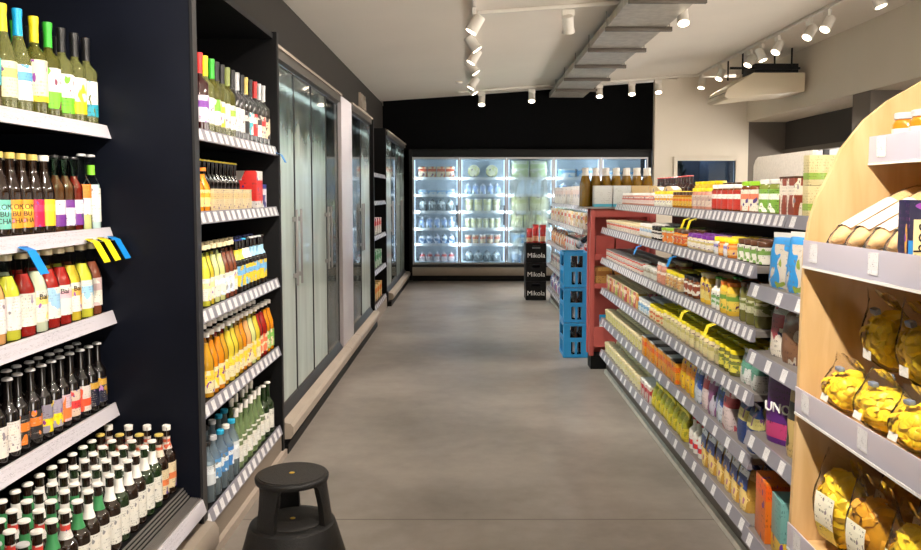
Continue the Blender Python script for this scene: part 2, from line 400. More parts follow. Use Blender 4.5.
def pouch_spec(w, d, h, m, seal, seed=0, label=None):
    root = cm(('p', w, d, h, id(m), seed % 3), lambda: pouch_mesh(w, d, h, m, seed % 3))
    parts = [('seal', cm(('ps', w, h, id(seal)), lambda: B(-.003, .003, -w/2*.97, w/2*.97, h-.002, h+.018).mesh('seal', seal)))]
    return root, parts
def put(spec, name, loc, rz, label, cat, group, nparts=9, rot=None):
    root, parts = spec
    o = link(name, root, None, loc, rot or (0, 0, rz)); tag(o, label, cat, group)
    for p in parts[:nparts]:
        link(p[0], p[1], o, p[2] if len(p) > 2 else (0, 0, 0))
    return o
# ------------------------------------------------------------------ colours of glass, juice, lids
dark_glass = mat('dark_brown_bottle_glass', (30, 17, 9), .08, coat=.6)
black_glass = mat('near_black_bottle_glass', (15, 11, 10), .08, coat=.6)
green_glass = mat('dark_green_bottle_glass', (26, 44, 20), .08, coat=.6)
def tglass(name, col, t=.8):
    m = mat(name, col, .05); p = m.node_tree.nodes['Principled BSDF']; p.inputs['Transmission Weight'].default_value = t; p.inputs['IOR'].default_value = 1.25; p.inputs['Coat Weight'].default_value = .6; return m
olive_glass = tglass('olive_wine_glass', (150, 148, 60))
gold_glass = mat('golden_bottle_glass', (122, 88, 14), .12, coat=.5)
pale_glass = tglass('pale_yellow_green_wine_glass', (184, 186, 110))
red_glass = mat('dark_red_wine_glass', (44, 14, 16), .08, coat=.6)
def plain(n, c, r=.3, coat=.3): return mat(n, c, r, coat=coat)
cap = {k: plain(k+'_cap', c, .35) for k, c in dict(yellow=(232, 214, 28), blue=(22, 160, 218), green=(52, 170, 48), olive=(132, 142, 78), black=(22, 22, 24), white=(232, 228, 222), gold=(205, 180, 95), silver=(190, 190, 192), red=(190, 38, 36), pink=(214, 120, 130), purple=(110, 40, 140), brown=(86, 52, 32), beige=(226, 210, 168), orange=(236, 130, 24), cyan=(40, 160, 200), lime=(150, 200, 50), navy=(30, 40, 110)).items()}
juice = {k: mat(k+'_juice', c, .12, coat=.3) for k, c in dict(orange=(238, 138, 22), amber=(214, 150, 34), yellow=(232, 196, 60), pale=(226, 220, 150), white=(222, 220, 196), red=(168, 34, 28), rose=(206, 84, 50), brown=(132, 66, 46), lemon=(226, 214, 70), water=(206, 222, 226), peach=(240, 170, 110)).items()}
# ------------------------------------------------------------------ camera model (only to skip things the frame cannot show)
PITCH, FPX = radians(4), 800.
CYV = 194+FPX*math.tan(PITCH)
def pr(X, Y, Z):
    z = Z-H; fw = Y*cos(PITCH)-z*sin(PITCH); up = Y*sin(PITCH)+z*cos(PITCH)
    return (470+FPX*X/fw, CYV-FPX*up/fw) if fw > .1 else (-999, -999)
# ------------------------------------------------------------------ wall rack one (near, drinks)
RY0, RY1 = 1.9, 3.2
r1 = tag(empty('drinks_rack', (0, 0, 0)), 'dark drinks rack with white price strips holding wine, kombucha, juice and beer', 'rack')
ep = part('end_panel', B(-1.9, -1.1, RY1, RY1+.045, 0, 2.9), M['panel'], r1, bev=.003)
part('edge_trim', B(-1.102, -1.092, RY1-.003, RY1+.048, .2, 2.9), M['darkframe'], ep)
part('back_panel', B(-1.92, -1.9, RY0, RY1, 0, 2.9), M['panelin'], r1)
part('plinth', B(-1.9, -1.12, RY0, RY1, .06, .25), M['black'], r1)
part('bumper', MB().prism([(-1.12, .07), (-1.06, .075), (-1.045, .1), (-1.045, .165), (-1.06, .19), (-1.12, .2)], 'y', RY0, RY1+.04), M['bumper'], r1)
part('kick_board', B(-1.9, -1.14, RY0, RY1, 0, .06), M['black'], r1)
R1Z = (1.815, 1.412, 1.077, .70)
for z in R1Z: shelf(r1, RY0, RY1-.002, -1.445, .45, z, 1, M['panelin'], M['lightalu'], [], fullstrip=True)
tray = part('bottle_tray', MB().prism([(-1.895, .22), (-1.1, .22), (-1.1, .30), (-1.145, .305), (-1.178, .352), (-1.895, .352)], 'y', RY0, RY1-.002), M['panelin'], r1)
gv = MB()
for k in range(6):
    x = -1.102-.0075*k; gv.box(x-.002, x+.001, RY0, RY1-.004, .301+.0008*k, .3085+.0008*k)
for k in range(4):
    x = -1.15-.0075*k; z = .312+.0107*k; gv.box(x-.002, x+.001, RY0, RY1-.004, z, z+.008)
part('groove_rib', gv, mat('worn_steel_rib', (150, 146, 142), .35, .6), tray)
part('price_rail', rail_prism(RY0, RY1-.002, 1, -1.1, .296), M['lightalu'], tray)
link('paper_strip', tag_mesh(RY1-RY0-.02, 1, .046, M['strip']), tray, (-1.1, RY0+.005, .296))
G = 'bottles on the drinks rack'
SH = ('top rack shelf', 'second rack shelf', 'third rack shelf', 'fourth rack shelf')
def rack_row(items, y0, step, x, z, rowname, shname, name, cat, ref='from dark panel', dirn=-1, jit=.004, lo=-40, grp=G):
    for i, (spec, d) in enumerate(items):
        y = y0+dirn*step*i
        if pr(x, y, z)[0] < lo or (dirn > 0 and y > 4.58): break
        put(spec, name, (x+random.uniform(-jit, jit), y, z+.0008), random.uniform(-.15, .15), f'{d}, {ordw(i+1)} {ref}, {rowname} row, {shname}', cat, grp)
P = printed
L_ = lambda b, a, s=0, **k: P(b, a, seed=s, **k)
def wine(glass, capm, lab, capz=.74, style='foil', lb=(.12, .46), kind='wine', h=.335, r=.038):
    return bottle_spec(kind, r, h, glass, capm, lab, lab=lb, capz=capz, capstyle=style, seg=18)
W = [(wine(pale_glass, cap['black'], L_((238, 236, 230), (40, 150, 170), 1, band=(0, .34)), lb=(.1, .5)), 'black capped wine with white and teal label'),
     (wine(pale_glass, cap['black'], L_((238, 234, 228), (236, 214, 30), 2, band=(0, .34)), lb=(.1, .5)), 'black capped wine with white and yellow label'),
     (wine(pale_glass, cap['black'], L_((240, 240, 232), (110, 190, 40), 3, band=(0, .4)), lb=(.08, .5)), 'black capped wine with white and lime label'),
     (wine(olive_glass, cap['green'], L_((240, 240, 236), (112, 196, 46), 4, band=(0, .42)), lb=(.1, .52)), 'green capped wine with white and green label'),
     (wine(olive_glass, cap['yellow'], L_((238, 232, 186), (236, 206, 40), 5, band=(0, .14), blot=.7), lb=(.14, .56)), 'yellow capped wine with tall cream label'),
     (wine(pale_glass, cap['blue'], L_((240, 238, 232), (96, 160, 210), 6, blot=.62), kind='hock', h=.34), 'blue capped slim wine with white label'),
     (wine(pale_glass, cap['yellow'], L_((236, 232, 190), (200, 190, 110), 7, blot=.7), kind='hock', h=.335), 'yellow capped slim wine with cream label'),
     (wine(mat('amber_olive_glass', (84, 66, 20), .08, coat=.6), cap['olive'], L_((60, 176, 196), (80, 200, 214), 8, ink=(30, 60, 70)), kind='hock', h=.345, lb=(.2, .44)), 'olive capped bottle with round teal label'),
     (wine(red_glass, cap['black'], L_((236, 226, 220), (220, 210, 200), 9)), 'black capped dark wine with white label'),
     (wine(olive_glass, cap['green'], L_((240, 240, 236), (112, 196, 46), 4, band=(0, .42))), 'green capped wine with white label')]
rack_row(W, 3.145, .094, -1.485, R1Z[0], 'front', SH[0], 'wine_bottle', 'wine bottle')
WB = [(wine(green_glass, cap['black'], None), 'dark green wine with black cap'), (wine(green_glass, cap['green'], None), 'dark green wine with green cap'), (wine(olive_glass, cap['black'], None), 'olive glass wine with black cap')]
rack_row([WB[i] for i in (0, 0, 0, 1, 0, 2, 1, 2)], 3.12, .094, -1.585, R1Z[0], 'back', SH[0], 'wine_bottle', 'wine bottle')
kom = lambda base, lid, glass=dark_glass, txt=True, s=0: bottle_spec('juice', .0325, .27, glass, cap[lid], L_(base, tuple(min(255, c+22) for c in base), s, ink=base, blot=.7), lab=(.1, .44), capstyle='screw', seg=18,
    text=('KOM\nBU\nCHA', .0235, M['inkk'], .27, -.42) if txt else None)
clr = clear('clear_green_tinted_glass', (206, 232, 212), .25)
fizz = lambda lab, jc, s=0: bottle_spec('stubby', .031, .275, clr, cap['black'], lab, liquid=juice[jc], fill=.74, lab=(.08, .42), seg=18)
K = [(bottle_spec('stubby', .032, .29, glassclear, cap['silver'], L_((238, 236, 230), (220, 220, 218), 11, blot=.66), lab=(.1, .55), neck=(plain('lime_neck_paper', (126, 206, 50)), .73, .86), seg=18, liquid=juice['water'], fill=.6), 'clear bottle with lime neck label'),
     (bottle_spec('stubby', .032, .29, glassclear, cap['silver'], L_((236, 232, 224), (234, 132, 50), 12, band=(.55, 1)), lab=(.2, .6), seg=18, liquid=juice['pale'], fill=.55), 'clear bottle with orange banded label'),
     (fizz(L_((236, 226, 236), (112, 50, 140), 13, band=(0, .45)), 'red'), 'dark red drink with purple label'),
     (fizz(L_((236, 226, 236), (112, 50, 140), 14, band=(.7, 1)), 'brown'), 'brown drink with purple and white label'),
     (fizz(L_((236, 226, 236), (112, 50, 140), 16, band=(0, .45)), 'brown'), 'amber drink with purple label'),
     (kom((236, 206, 50), 'white', txt=False, s=17), 'dark bottle with yellow label and white cap'),
     (kom((206, 32, 78), 'gold', txt=False, s=18), 'dark bottle with crimson label'),
     (kom((240, 168, 44), 'gold', s=19), 'dark kombucha with orange lettered label'), (kom((240, 160, 40), 'gold', s=19), 'dark kombucha with deep orange label'),
     (kom((120, 204, 186), 'gold', s=20), 'dark kombucha with mint lettered label')]
rack_row(K, 3.14, .068, -1.485, R1Z[1], 'front', SH[1], 'drink_bottle', 'bottle')
KB = [(fizz(None, 'brown'), 'brown drink with black cap'), (kom((236, 206, 50), 'white', txt=False, s=17), 'white capped dark bottle')]
rack_row([KB[i] for i in (0, 0, 0, 0, 0, 1, 1, 1, 1, 1)], 3.12, .075, -1.57, R1Z[1], 'back', SH[1], 'drink_bottle', 'bottle')
def jui(jc, lab, lid='beige', txt=None): return bottle_spec('juice', .0395, .278, glassclear, cap[lid], lab, liquid=juice[jc], fill=.75, lab=(.13, .52), capstyle='screw', seg=20, text=txt)
fl = lambda a, s: L_((240, 236, 222), a, s, ink=(90, 80, 110), blot=.58)
bai = ('Bai', .027, M['inkk'], .44, -.5)
J = [(jui('brown', fl((196, 170, 170), 21)), 'brown juice with pale floral label'), (jui('lemon', fl((150, 196, 222), 22)), 'lemon juice with blue floral label'),
     (jui('yellow', fl((236, 180, 90), 23), txt=bai), 'golden juice with lettered floral label'), (jui('red', fl((232, 180, 190), 24), txt=bai), 'red juice with pink lettered label'),
     (jui('red', fl((150, 190, 220), 25)), 'red juice with blue ribbon label'), (jui('white', fl((240, 214, 120), 26), txt=bai), 'milky white juice with cream lettered label'),
     (jui('red', fl((240, 236, 222), 27)), 'dark red juice with white label'), (jui('lemon', P((236, 232, 228), (226, 222, 218), (20, 20, 20), seed=28, fine=34, blot=.7)), 'yellow green juice with black speckled label'),
     (jui('peach', P((238, 232, 230), (226, 210, 214), (60, 30, 40), seed=29, fine=34, blot=.7)), 'peach juice with lacy white label'), (jui('peach', P((238, 232, 230), (226, 210, 214), (60, 30, 40), seed=29, fine=34, blot=.7)), 'peach juice with lacy pale label')]
rack_row(J, 3.135, .082, -1.492, R1Z[2], 'front', SH[2], 'juice_bottle', 'juice bottle')
rack_row([J[i] for i in (0, 1, 2, 3, 4, 5, 6, 7)], 3.13, .086, -1.585, R1Z[2], 'back', SH[2], 'juice_bottle', 'juice bottle')
def beer(lab, glass=dark_glass, lid='white', h=.262, r=.032, neck=None, kind='beer', lb=(.1, .47), style='crown'): return bottle_spec(kind, r, h, glass, cap[lid], lab, lab=lb, neck=neck, seg=16, capstyle=style)
bn = [(L_((26, 32, 60), (196, 150, 50), 31, ink=(200, 190, 170), band=(.7, .95)), 'navy and gold'), (L_((24, 28, 52), (196, 150, 50), 32, ink=(200, 190, 170), band=(.7, .95)), 'dark navy'),
      (L_((226, 214, 206), (224, 84, 52), 33, band=(.2, .5), ink=(60, 30, 60)), 'orange and white'), (L_((226, 200, 180), (214, 60, 60), 34, band=(.3, .6), ink=(40, 30, 60)), 'red and white'),
      (L_((220, 190, 200), (234, 120, 60), 35, band=(.1, .5)), 'orange and pink'), (L_((170, 160, 178), (240, 210, 30), 36, band=(.25, .5)), 'lilac and yellow'), (L_((150, 144, 160), (240, 210, 30), 37, band=(.25, .5)), 'grey and yellow'),
      (L_((46, 42, 44), (214, 120, 40), 38, band=(.45, .75), ink=(200, 190, 180)), 'black and orange'), (L_((40, 40, 42), (214, 120, 40), 39, band=(.45, .75), ink=(200, 190, 180)), 'charcoal and orange'),
      (L_((236, 230, 224), (226, 216, 206), 40, ink=(60, 50, 50)), 'plain white'), (L_((236, 230, 224), (226, 216, 206), 41, ink=(60, 50, 50)), 'off-white'), (L_((236, 230, 224), (226, 216, 206), 41, ink=(60, 50, 50)), 'ivory')]
BR = [(beer(m, black_glass, 'silver'), d+' labelled dark beer') for m, d in bn]
rack_row(BR, 3.145, .0685, -1.487, R1Z[3], 'front', SH[3], 'beer_bottle', 'beer bottle')
rack_row([(beer(None, black_glass, 'silver'), 'dark beer with silver cap')]*11, 3.14, .07, -1.56, R1Z[3], 'back', SH[3], 'beer_bottle', 'beer bottle')
# the crate-like floor tray of beers: rows across, columns along the aisle
cream = L_((232, 214, 176), (214, 120, 70), 45, band=(.35, .6), blot=.64); whitel = L_((236, 234, 226), (220, 216, 206), 46, ink=(50, 60, 50))
nk = lambda m: (m, .66, .84)
wn = plain('white_neck_paper', (236, 234, 228)); redn = L_((234, 230, 226), (200, 60, 50), 47, band=(.55, .9)); greenn = plain('green_neck_paper', (60, 140, 84))
TY = [(beer(cream, dark_glass, 'white', .275, .033, nk(P((238, 228, 214), (200, 90, 60), seed=48, blot=.6)), style='screw'), 'swing top dark beer with cream label'),
      (beer(cream, dark_glass, 'gold', .262, .033, nk(P((238, 226, 206), (200, 90, 60), seed=49, blot=.6))), 'gold capped dark beer with cream label'),
      (beer(whitel, green_glass, 'white', .26, .033, nk(wn)), 'green beer with white label'),
      (beer(whitel, dark_glass, 'white', .258, .033, nk(wn)), 'brown beer with white label'),
      (beer(whitel, dark_glass, 'white', .255, .034, nk(greenn)), 'brown beer with green neck label'),
      (beer(whitel, dark_glass, 'white', .255, .034, nk(redn)), 'brown beer with red and white neck'),
      (beer(whitel, green_glass, 'silver', .25, .034, nk(redn)), 'green beer with red and white neck')]
rowt = (0, 1, 2, 2, 3, 3, 2, 3, 4, 3, 4, 5, 4, 5, 6, 5)
wire = mat('swing_top_wire', (170, 165, 160), .3, .8)
def swing():
    mb = MB(); z0, z1, r = .205, .268, .016
    for s in (-1, 1): mb.tube((0, s*.015, z0), (0, s*r, z1), .0014, 6)
    mb.tube((0, -.015, z0), (.014, 0, z0-.012), .0014, 6); mb.tube((0, .015, z0), (.014, 0, z0-.012), .0014, 6)
    return mb.mesh('swing_wire', wire)
for j in range(16):
    for i in range(5):
        x, y = -1.216-.0765*i, 3.145-.0735*j
        c = pr(x, y, .63)
        if c[0] < -12 or c[1] > 562 or H+(.63-H)*1.46/max(-x, 1.46) > .665: continue
        spec, d = TY[rowt[j]]
        o = put(spec, 'beer_bottle', (x+random.uniform(-.003, .003), y, .3528), random.uniform(-.5, .5), f'{d}, {ordw(i+1)} from the aisle, {ordw(j+1)} row from the panel, floor tray', 'beer bottle', 'beers on the floor tray')
        if j == 0: link('swing_wire', cm(('sw',), swing), o)
# ------------------------------------------------------------------ hanging shelf flags
def flag(x, y, z, m, label, w=.05, h=.085, ang=.5, rz=0):
    mb = MB().prism([(0, 0), (.03, -.012), (.03+sin(ang)*h, -.012-cos(ang)*h), (.03+sin(ang)*h-.0015, -.0135-cos(ang)*h), (.029, -.0135), (0, -.0015)], 'y', -w/2, w/2)
    cl = MB().box(0, .012, -w*.3, w*.3, -.012, .001)
    o = link('shelf_flag', mb.mesh('shelf_flag', m, smooth=0), None, (x, y, z), (0, 0, rz)); tag(o, label, 'shelf flag', 'coloured shelf flags')
    part('clip', cl, clear('clip_plastic', (225, 230, 235), .2), o)
for y, m, d in ((3.15, 'blueflag', 'blue flag hanging under the kombucha shelf next to the dark panel'), (3.06, 'yellowflag', 'yellow flag under the kombucha shelf, next to the blue one'),
                (2.97, 'yellowflag', 'yellow flag under the kombucha shelf, second from the blue one'), (2.53, 'blueflag', 'blue flag over the peach juice bottles')):
    flag(-1.42, y, R1Z[1]-.028, M[m], d)
# ------------------------------------------------------------------ wall rack two
SY0, SY1 = 3.25, 4.62
r2 = tag(empty('wall_rack', (0, 0, 0)), 'black wall rack between the drinks rack and the glass coolers', 'rack')
part('end_panel', B(-1.85, -1.1, SY1, SY1+.045, 0, 2.47), M['panelin'], r2, bev=.003)
part('back_panel', B(-1.85, -1.83, SY0, SY1, 0, 2.46), M['panelin'], r2)
part('top_panel', B(-1.83, -1.12, SY0, SY1, 2.43, 2.46), M['panelin'], r2)
part('plinth', B(-1.83, -1.11, SY0, SY1, 0, .135), mat('taupe_plinth', (122, 110, 98), .5), r2)
part('floor_trim', B(-1.11, -1.085, SY0, SY1+.04, 0, .04), M['bumper'], r2)
R2Z = (1.815, 1.472, 1.06, .66, .19)
for z in R2Z: shelf(r2, SY0+.002, SY1-.003, -1.122, .6, z, 1, M['panelin'], M['rail'], even_tags(SY0+.02, SY1-.02, 15, .045, .15))
S2 = ('top wall rack shelf', 'second wall rack shelf', 'third wall rack shelf', 'fourth wall rack shelf', 'lowest wall rack shelf')
G2 = 'bottles on the wall rack'
w2 = lambda glass, c, base, acc, s, **k: wine(glass, cap[c], L_(base, acc, s), **k)
V = [(w2(red_glass, 'red', (228, 218, 226), (120, 60, 150), 51), 'red capped wine with purple print'), (w2(pale_glass, 'yellow', (236, 232, 222), (220, 214, 200), 52), 'yellow capped wine with white label'),
     (w2(olive_glass, 'green', (238, 238, 230), (120, 200, 50), 53), 'green capped wine with lime print'), (w2(olive_glass, 'black', (238, 238, 228), (230, 216, 60), 54), 'black capped wine with yellow print'),
     (w2(pale_glass, 'black', (238, 236, 228), (216, 210, 200), 55), 'black capped pale wine'), (w2(olive_glass, 'olive', (236, 236, 230), (150, 200, 60), 56), 'olive capped wine with lime print'),
     (w2(black_glass, 'black', (236, 232, 226), (200, 200, 200), 57), 'black wine with white label'), (w2(black_glass, 'silver', (236, 232, 226), (200, 200, 200), 58), 'silver capped black wine'),
     (w2(black_glass, 'black', (30, 24, 26), (200, 190, 180), 59), 'black wine with dark label'), (w2(black_glass, 'gold', (80, 176, 190), (240, 236, 220), 60), 'gold capped wine with teal label'),
     (w2(black_glass, 'black', (206, 46, 40), (230, 220, 200), 61), 'black capped wine with red label'), (w2(black_glass, 'red', (236, 230, 220), (60, 50, 50), 62), 'red capped black wine'),
     (w2(black_glass, 'silver', (226, 210, 190), (190, 40, 40), 63), 'silver capped wine with red print'), (w2(black_glass, 'silver', (40, 30, 30), (210, 190, 160), 64), 'silver capped wine with dark label')]
FN = 'from the drinks rack'
rack_row(V, 3.465, .081, -1.162, R2Z[0], 'front', S2[0], 'wine_bottle', 'wine bottle', FN, 1, grp=G2)
rack_row([WB[i % 3] for i in (0, 1, 2, 0, 0, 2, 0, 0, 1, 0, 0, 0)], 3.7, .09, -1.245, R2Z[0], 'back', S2[0], 'wine_bottle', 'wine bottle', FN, 1, grp=G2)
# second shelf: yellow bottles, cartons with dark bottles behind, red and white box
for i in range(2):
    put(bottle_spec('juice', .036, .19, glassclear, cap['orange'], L_((240, 214, 140), (236, 150, 30), 66), liquid=juice['orange'], fill=.86, capstyle='screw'), 'juice_bottle', (-1.162, 3.40+.078*i, R2Z[1]+.001), 0, f'orange drink with orange cap, {ordw(i+1)} from the drinks rack, second wall rack shelf', 'juice bottle', G2)
for i in range(4):
    put(box_spec(.15, .06, .10, L_((226, 204, 160), (206, 176, 120), 67, blot=.6), None), 'drink_carton', (-1.156, 3.60+.1535*i, R2Z[1]+.001), 0, f'beige open carton of dark bottles, {ordw(i+1)} from the orange drinks', 'carton', 'beige cartons on the wall rack')
for i in range(11):
    put(bottle_spec('beer', .029, .235, black_glass, cap['yellow'], None, seg=12), 'beer_bottle', (-1.222, 3.56+.06*i, R2Z[1]+.001), 0, f'dark bottle with yellow cap behind beige cartons, {ordw(i+1)} {FN}', 'beer bottle', G2)
put(box_spec(.13, .13, .2, L_((230, 224, 220), (206, 44, 40), 68, band=(.2, .75), blot=.5), None), 'drink_carton', (-1.2, 4.33, R2Z[1]+.001), 0, 'tall red and white carton near the end of the second wall rack shelf', 'carton', None)
put(box_spec(.13, .13, .13, L_((60, 70, 150), (226, 222, 230), 69, blot=.5), None), 'drink_carton', (-1.215, 4.47, R2Z[1]+.001), 0, 'small navy and white carton beside the red and white carton', 'carton', None)
def sj(jc, a, s, lid='beige', r=.031, h=.265): return bottle_spec('juice', r, h, glassclear, cap[lid], fl(a, s), liquid=juice[jc], fill=.82, lab=(.1, .46), capstyle='screw')
Q = [(sj('lemon', (236, 232, 220), 70), 'lemon yellow drink'), (sj('lemon', (236, 222, 150), 71), 'lemon drink with cream label'), (sj('yellow', (236, 214, 150), 72), 'golden drink'), (sj('pale', (220, 226, 236), 73), 'pale yellow drink'),
     (sj('pale', (200, 220, 236), 74), 'pale drink with blue print'), (sj('brown', (200, 214, 236), 75), 'brown drink with blue print'), (sj('brown', (236, 200, 120), 76), 'brown drink with gold print')]
dk = lambda s, c, n2: bottle_spec('beer', .03, .265, black_glass, cap[c], L_((240, 206, 60), (110, 170, 216), s, blot=.5), neck=(plain('neck_'+n2, {'yellow': (240, 210, 60), 'white': (236, 232, 226), 'blue': (150, 196, 226)}[n2]), .62, .8))
QQ = [Q[0], Q[0], Q[1], Q[2], Q[3], Q[4], Q[5], Q[5], Q[6]]+[(dk(80+i, c, n2), f'dark bottle with {n2} neck label') for i, (c, n2) in enumerate((('navy', 'yellow'), ('navy', 'yellow'), ('blue', 'white'), ('black', 'white'), ('silver', 'blue'), ('silver', 'blue'), ('silver', 'blue'), ('black', 'blue')))]
rack_row(QQ[2:], 3.465, .0695, -1.162, R2Z[2], 'front', S2[2], 'drink_bottle', 'bottle', FN, 1, grp=G2)
rack_row([Q[i % 7] for i in (0, 1, 2, 3, 5, 5, 6)]+[(dk(80, 'navy', 'yellow'), 'dark bottle with yellow neck label')]*7, 3.68, .078, -1.245, R2Z[2], 'back', S2[2], 'drink_bottle', 'bottle', FN, 1, grp=G2)
T = lambda jc, s, a=(240, 200, 60): (bottle_spec('juice', .035, .285, glassclear, cap['white'], L_((240, 226, 180), a, s, blot=.5), liquid=juice[jc], fill=.84, lab=(.08, .42), capstyle='screw'), jc+' coloured juice with yellow fruit label')
TT = [T('amber', 90), T('orange', 91), T('orange', 91), T('amber', 92), T('yellow', 93), T('yellow', 93), T('amber', 94), T('orange', 95), T('peach', 96), T('pale', 97), T('yellow', 93), T('red', 98, (226, 120, 80)), T('red', 98, (226, 120, 80)), T('orange', 99, (120, 180, 80)), T('orange', 99, (120, 180, 80))]
rack_row(TT, 3.465, .078, -1.162, R2Z[3], 'front', S2[3], 'juice_bottle', 'juice bottle', FN, 1, grp=G2)
rack_row(TT[::-1][:12], 3.68, .085, -1.245, R2Z[3], 'back', S2[3], 'juice_bottle', 'juice bottle', FN, 1, grp=G2)
wg = clear('water_bottle_plastic', (214, 226, 232), .15, milk=.3, milkcol=(190, 206, 214))
def water(c, lab, s): return bottle_spec('water', .036, .27, wg, cap[c], L_(lab, (230, 236, 240), s, blot=.6), lab=(.3, .62), capstyle='screw', liquid=None)
gw = lambda s: bottle_spec('hock', .034, .3, tglass('pale_green_bottle_glass', (150, 176, 120), .6), cap['white'], L_((238, 236, 230), (214, 210, 200), s), capstyle='foil', capz=.86)
U = [(water('black', (226, 232, 236), 101), 'clear water bottle with black cap'), (water('silver', (96, 160, 214), 102), 'clear water bottle with blue label'), (water('cyan', (80, 150, 216), 103), 'water bottle with cyan cap'),
     (water('white', (70, 140, 210), 104), 'water bottle with white cap'), (water('cyan', (226, 232, 236), 105), 'cyan capped water with white label')]+[(gw(106+i % 3), 'pale green glass bottle with white label') for i in range(6)]+[(beer(whitel, green_glass, 'white', .29, .035), 'dark green bottle with white label')]*3
rack_row(U, 3.465, .087, -1.162, R2Z[4], 'front', S2[4], 'water_bottle', 'bottle', FN, 1, grp=G2)
rack_row([U[i] for i in (0, 1, 2, 2, 5, 6, 7, 8, 9, 10, 11)], 3.7, .098, -1.245, R2Z[4], 'back', S2[4], 'water_bottle', 'bottle', FN, 1, grp=G2)
flag(-1.1, 4.57, R2Z[0]-.03, M['blueflag'], 'small blue flag at the end of the black wall rack top shelf', w=.04, h=.05)
# ------------------------------------------------------------------ glass coolers along the aisle
mist_sheen = clear('mist_sheen_cooler_glass', (226, 236, 232), .22, milk=.9, milkcol=(236, 246, 240), streak=.08)  # milky share paints pale shop reflections into the panes, along with mist
mist_sheen_thin = clear('thin_mist_sheen_cooler_glass', (226, 236, 236), .22, milk=.2, milkcol=(216, 226, 222), streak=.12)
inner = mat('white_cooler_liner', (206, 210, 210), .5)
DX = -1.165
def area(name, loc, rot, sx, sy, e, col=(1, 1, 1)):
    d = bpy.data.lights.new(name, 'AREA'); d.shape = 'RECTANGLE'; d.size = sx; d.size_y = sy; d.energy = e; d.color = col
    o = bpy.data.objects.new(name, d); C.objects.link(o); o.location = loc; o.rotation_euler = rot; return o
packs = [L_((236, 236, 232), (90, 140, 200), 111, blot=.5), L_((236, 232, 224), (206, 60, 60), 112, blot=.55), L_((210, 226, 210), (60, 140, 80), 113, blot=.52), L_((240, 220, 150), (220, 130, 40), 114, blot=.52), L_((150, 180, 214), (236, 236, 240), 115, blot=.5)]
pname = ('blue and white', 'red and white', 'green and white', 'yellow and orange', 'pale blue')
def cooler(y0, y1, nd, label, glasses, prod, short):
    c = tag(empty('glass_door_cooler', (0, 0, 0)), label, 'cooler', None)
    part('liner', MB().box(-1.9, -1.88, y0, y1, .1, 2.4).box(-1.88, -1.22, y0+.03, y1-.03, .24, .27).box(-1.88, -1.22, y0+.03, y1-.03, 2.3, 2.33), inner, c)
    for k, y in enumerate((y0, y1-.03)): part('side_panel', B(-1.9, -1.16, y, y+.03, .06, 2.405), M['darkframe'], c)
    part('base_frame', MB().prism([(-1.88, .06), (-1.13, .06), (-1.13, .19), (-1.16, .235), (-1.88, .235)], 'y', y0+.03, y1-.03), M['darkframe'], c)
    part('kick_board', B(-1.88, -1.085, y0, y1, 0, .059), M['black'], c)
    part('bumper', MB().prism([(-1.125, .085), (-1.07, .09), (-1.055, .11), (-1.055, .16), (-1.07, .18), (-1.125, .19)], 'y', y0, y1), M['bumper'], c)
    part('header', MB().prism([(-1.88, 2.335), (-1.2, 2.335), (-1.13, 2.35), (-1.13, 2.405), (-1.88, 2.405)], 'y', y0+.03, y1-.03), mat('cooler_header_grey', (84, 79, 75), .35, .4), c)
    part('header_trim', B(-1.145, -1.118, y0, y1, 2.405, 2.423), M['bumper'], c)
    led = part('led_strip', B(-1.25, -1.225, y0+.05, y1-.05, 2.285, 2.3), M['led'], c)
    zs = (.272, .68, 1.06, 1.44, 1.80)
    for z in zs[1:]:
        s = part('shelf', B(-1.86, -1.32, y0+.035, y1-.035, z-.02, z), inner, c)
        part('price_rail', B(-1.32, -1.312, y0+.035, y1-.035, z-.035, z+.012), M['whitemetal'], s)
    w = (y1-y0-.06)/nd
    for i in range(nd):
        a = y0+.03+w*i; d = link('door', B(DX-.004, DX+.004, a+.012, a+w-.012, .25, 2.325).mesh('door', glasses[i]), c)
        fr = MB()
        for u in (a+.003, a+w-.013): fr.box(DX-.009, DX+.009, u, u+.009, .238, 2.333)
        fr.box(DX-.009, DX+.009, a+.013, a+w-.014, .238, .25).box(DX-.009, DX+.009, a+.013, a+w-.014, 2.325, 2.333)
        part('door_frame', fr, M['darkframe'], d)
        hy = a+w-.07 if i % 2 == 0 else a+.07
        part('handle', MB().box(DX+.026, DX+.04, hy-.011, hy+.011, .95, 1.45).box(DX+.004, DX+.03, hy-.008, hy+.008, 1.0, 1.03).box(DX+.004, DX+.03, hy-.008, hy+.008, 1.37, 1.4), M['alu'], d, bev=.003)
    area('cooler_light', (-1.235, (y0+y1)/2, 2.27), (0, radians(25), 0), .05, y1-y0-.2, 55*(y1-y0), (.88, .96, 1))
    n = 0
    for si, z in enumerate(zs):
        y = y0+.12; k = 0
        while y < y1-.12:
            q = random.randrange(5); ww = random.uniform(.09, .16); hh = random.uniform(.1, .24); k += 1
            if random.random() < prod:
                put(box_spec(.11 if ww < .12 else .15, .2, round(hh, 1)+.06, packs[q], None), 'dairy_pack', (-1.46, y, z+.001), 0, f'{pname[q]} pack, {ordw(k)} spot on {ordw(si+1)} shelf up, {short}', 'dairy pack', 'chilled packs in the coolers')
            y += .2
cooler(4.69, 7.08, 4, 'long milky glass door cooler between the black wall rack and the pale post', (mist_sheen, mist_sheen, mist_sheen, mist_sheen_thin), .8, 'long cooler')
cooler(7.72, 9.3, 2, 'two door cooler with standing sign letters on top, after the pale post', (mist_sheen_thin, mist_sheen), .8, 'two door cooler')
cooler(10.98, 14.1, 4, 'glass cooler in the far corner beside the freezer wall', (mist_sheen, mist_sheen_thin, mist_sheen, mist_sheen), .6, 'corner cooler')
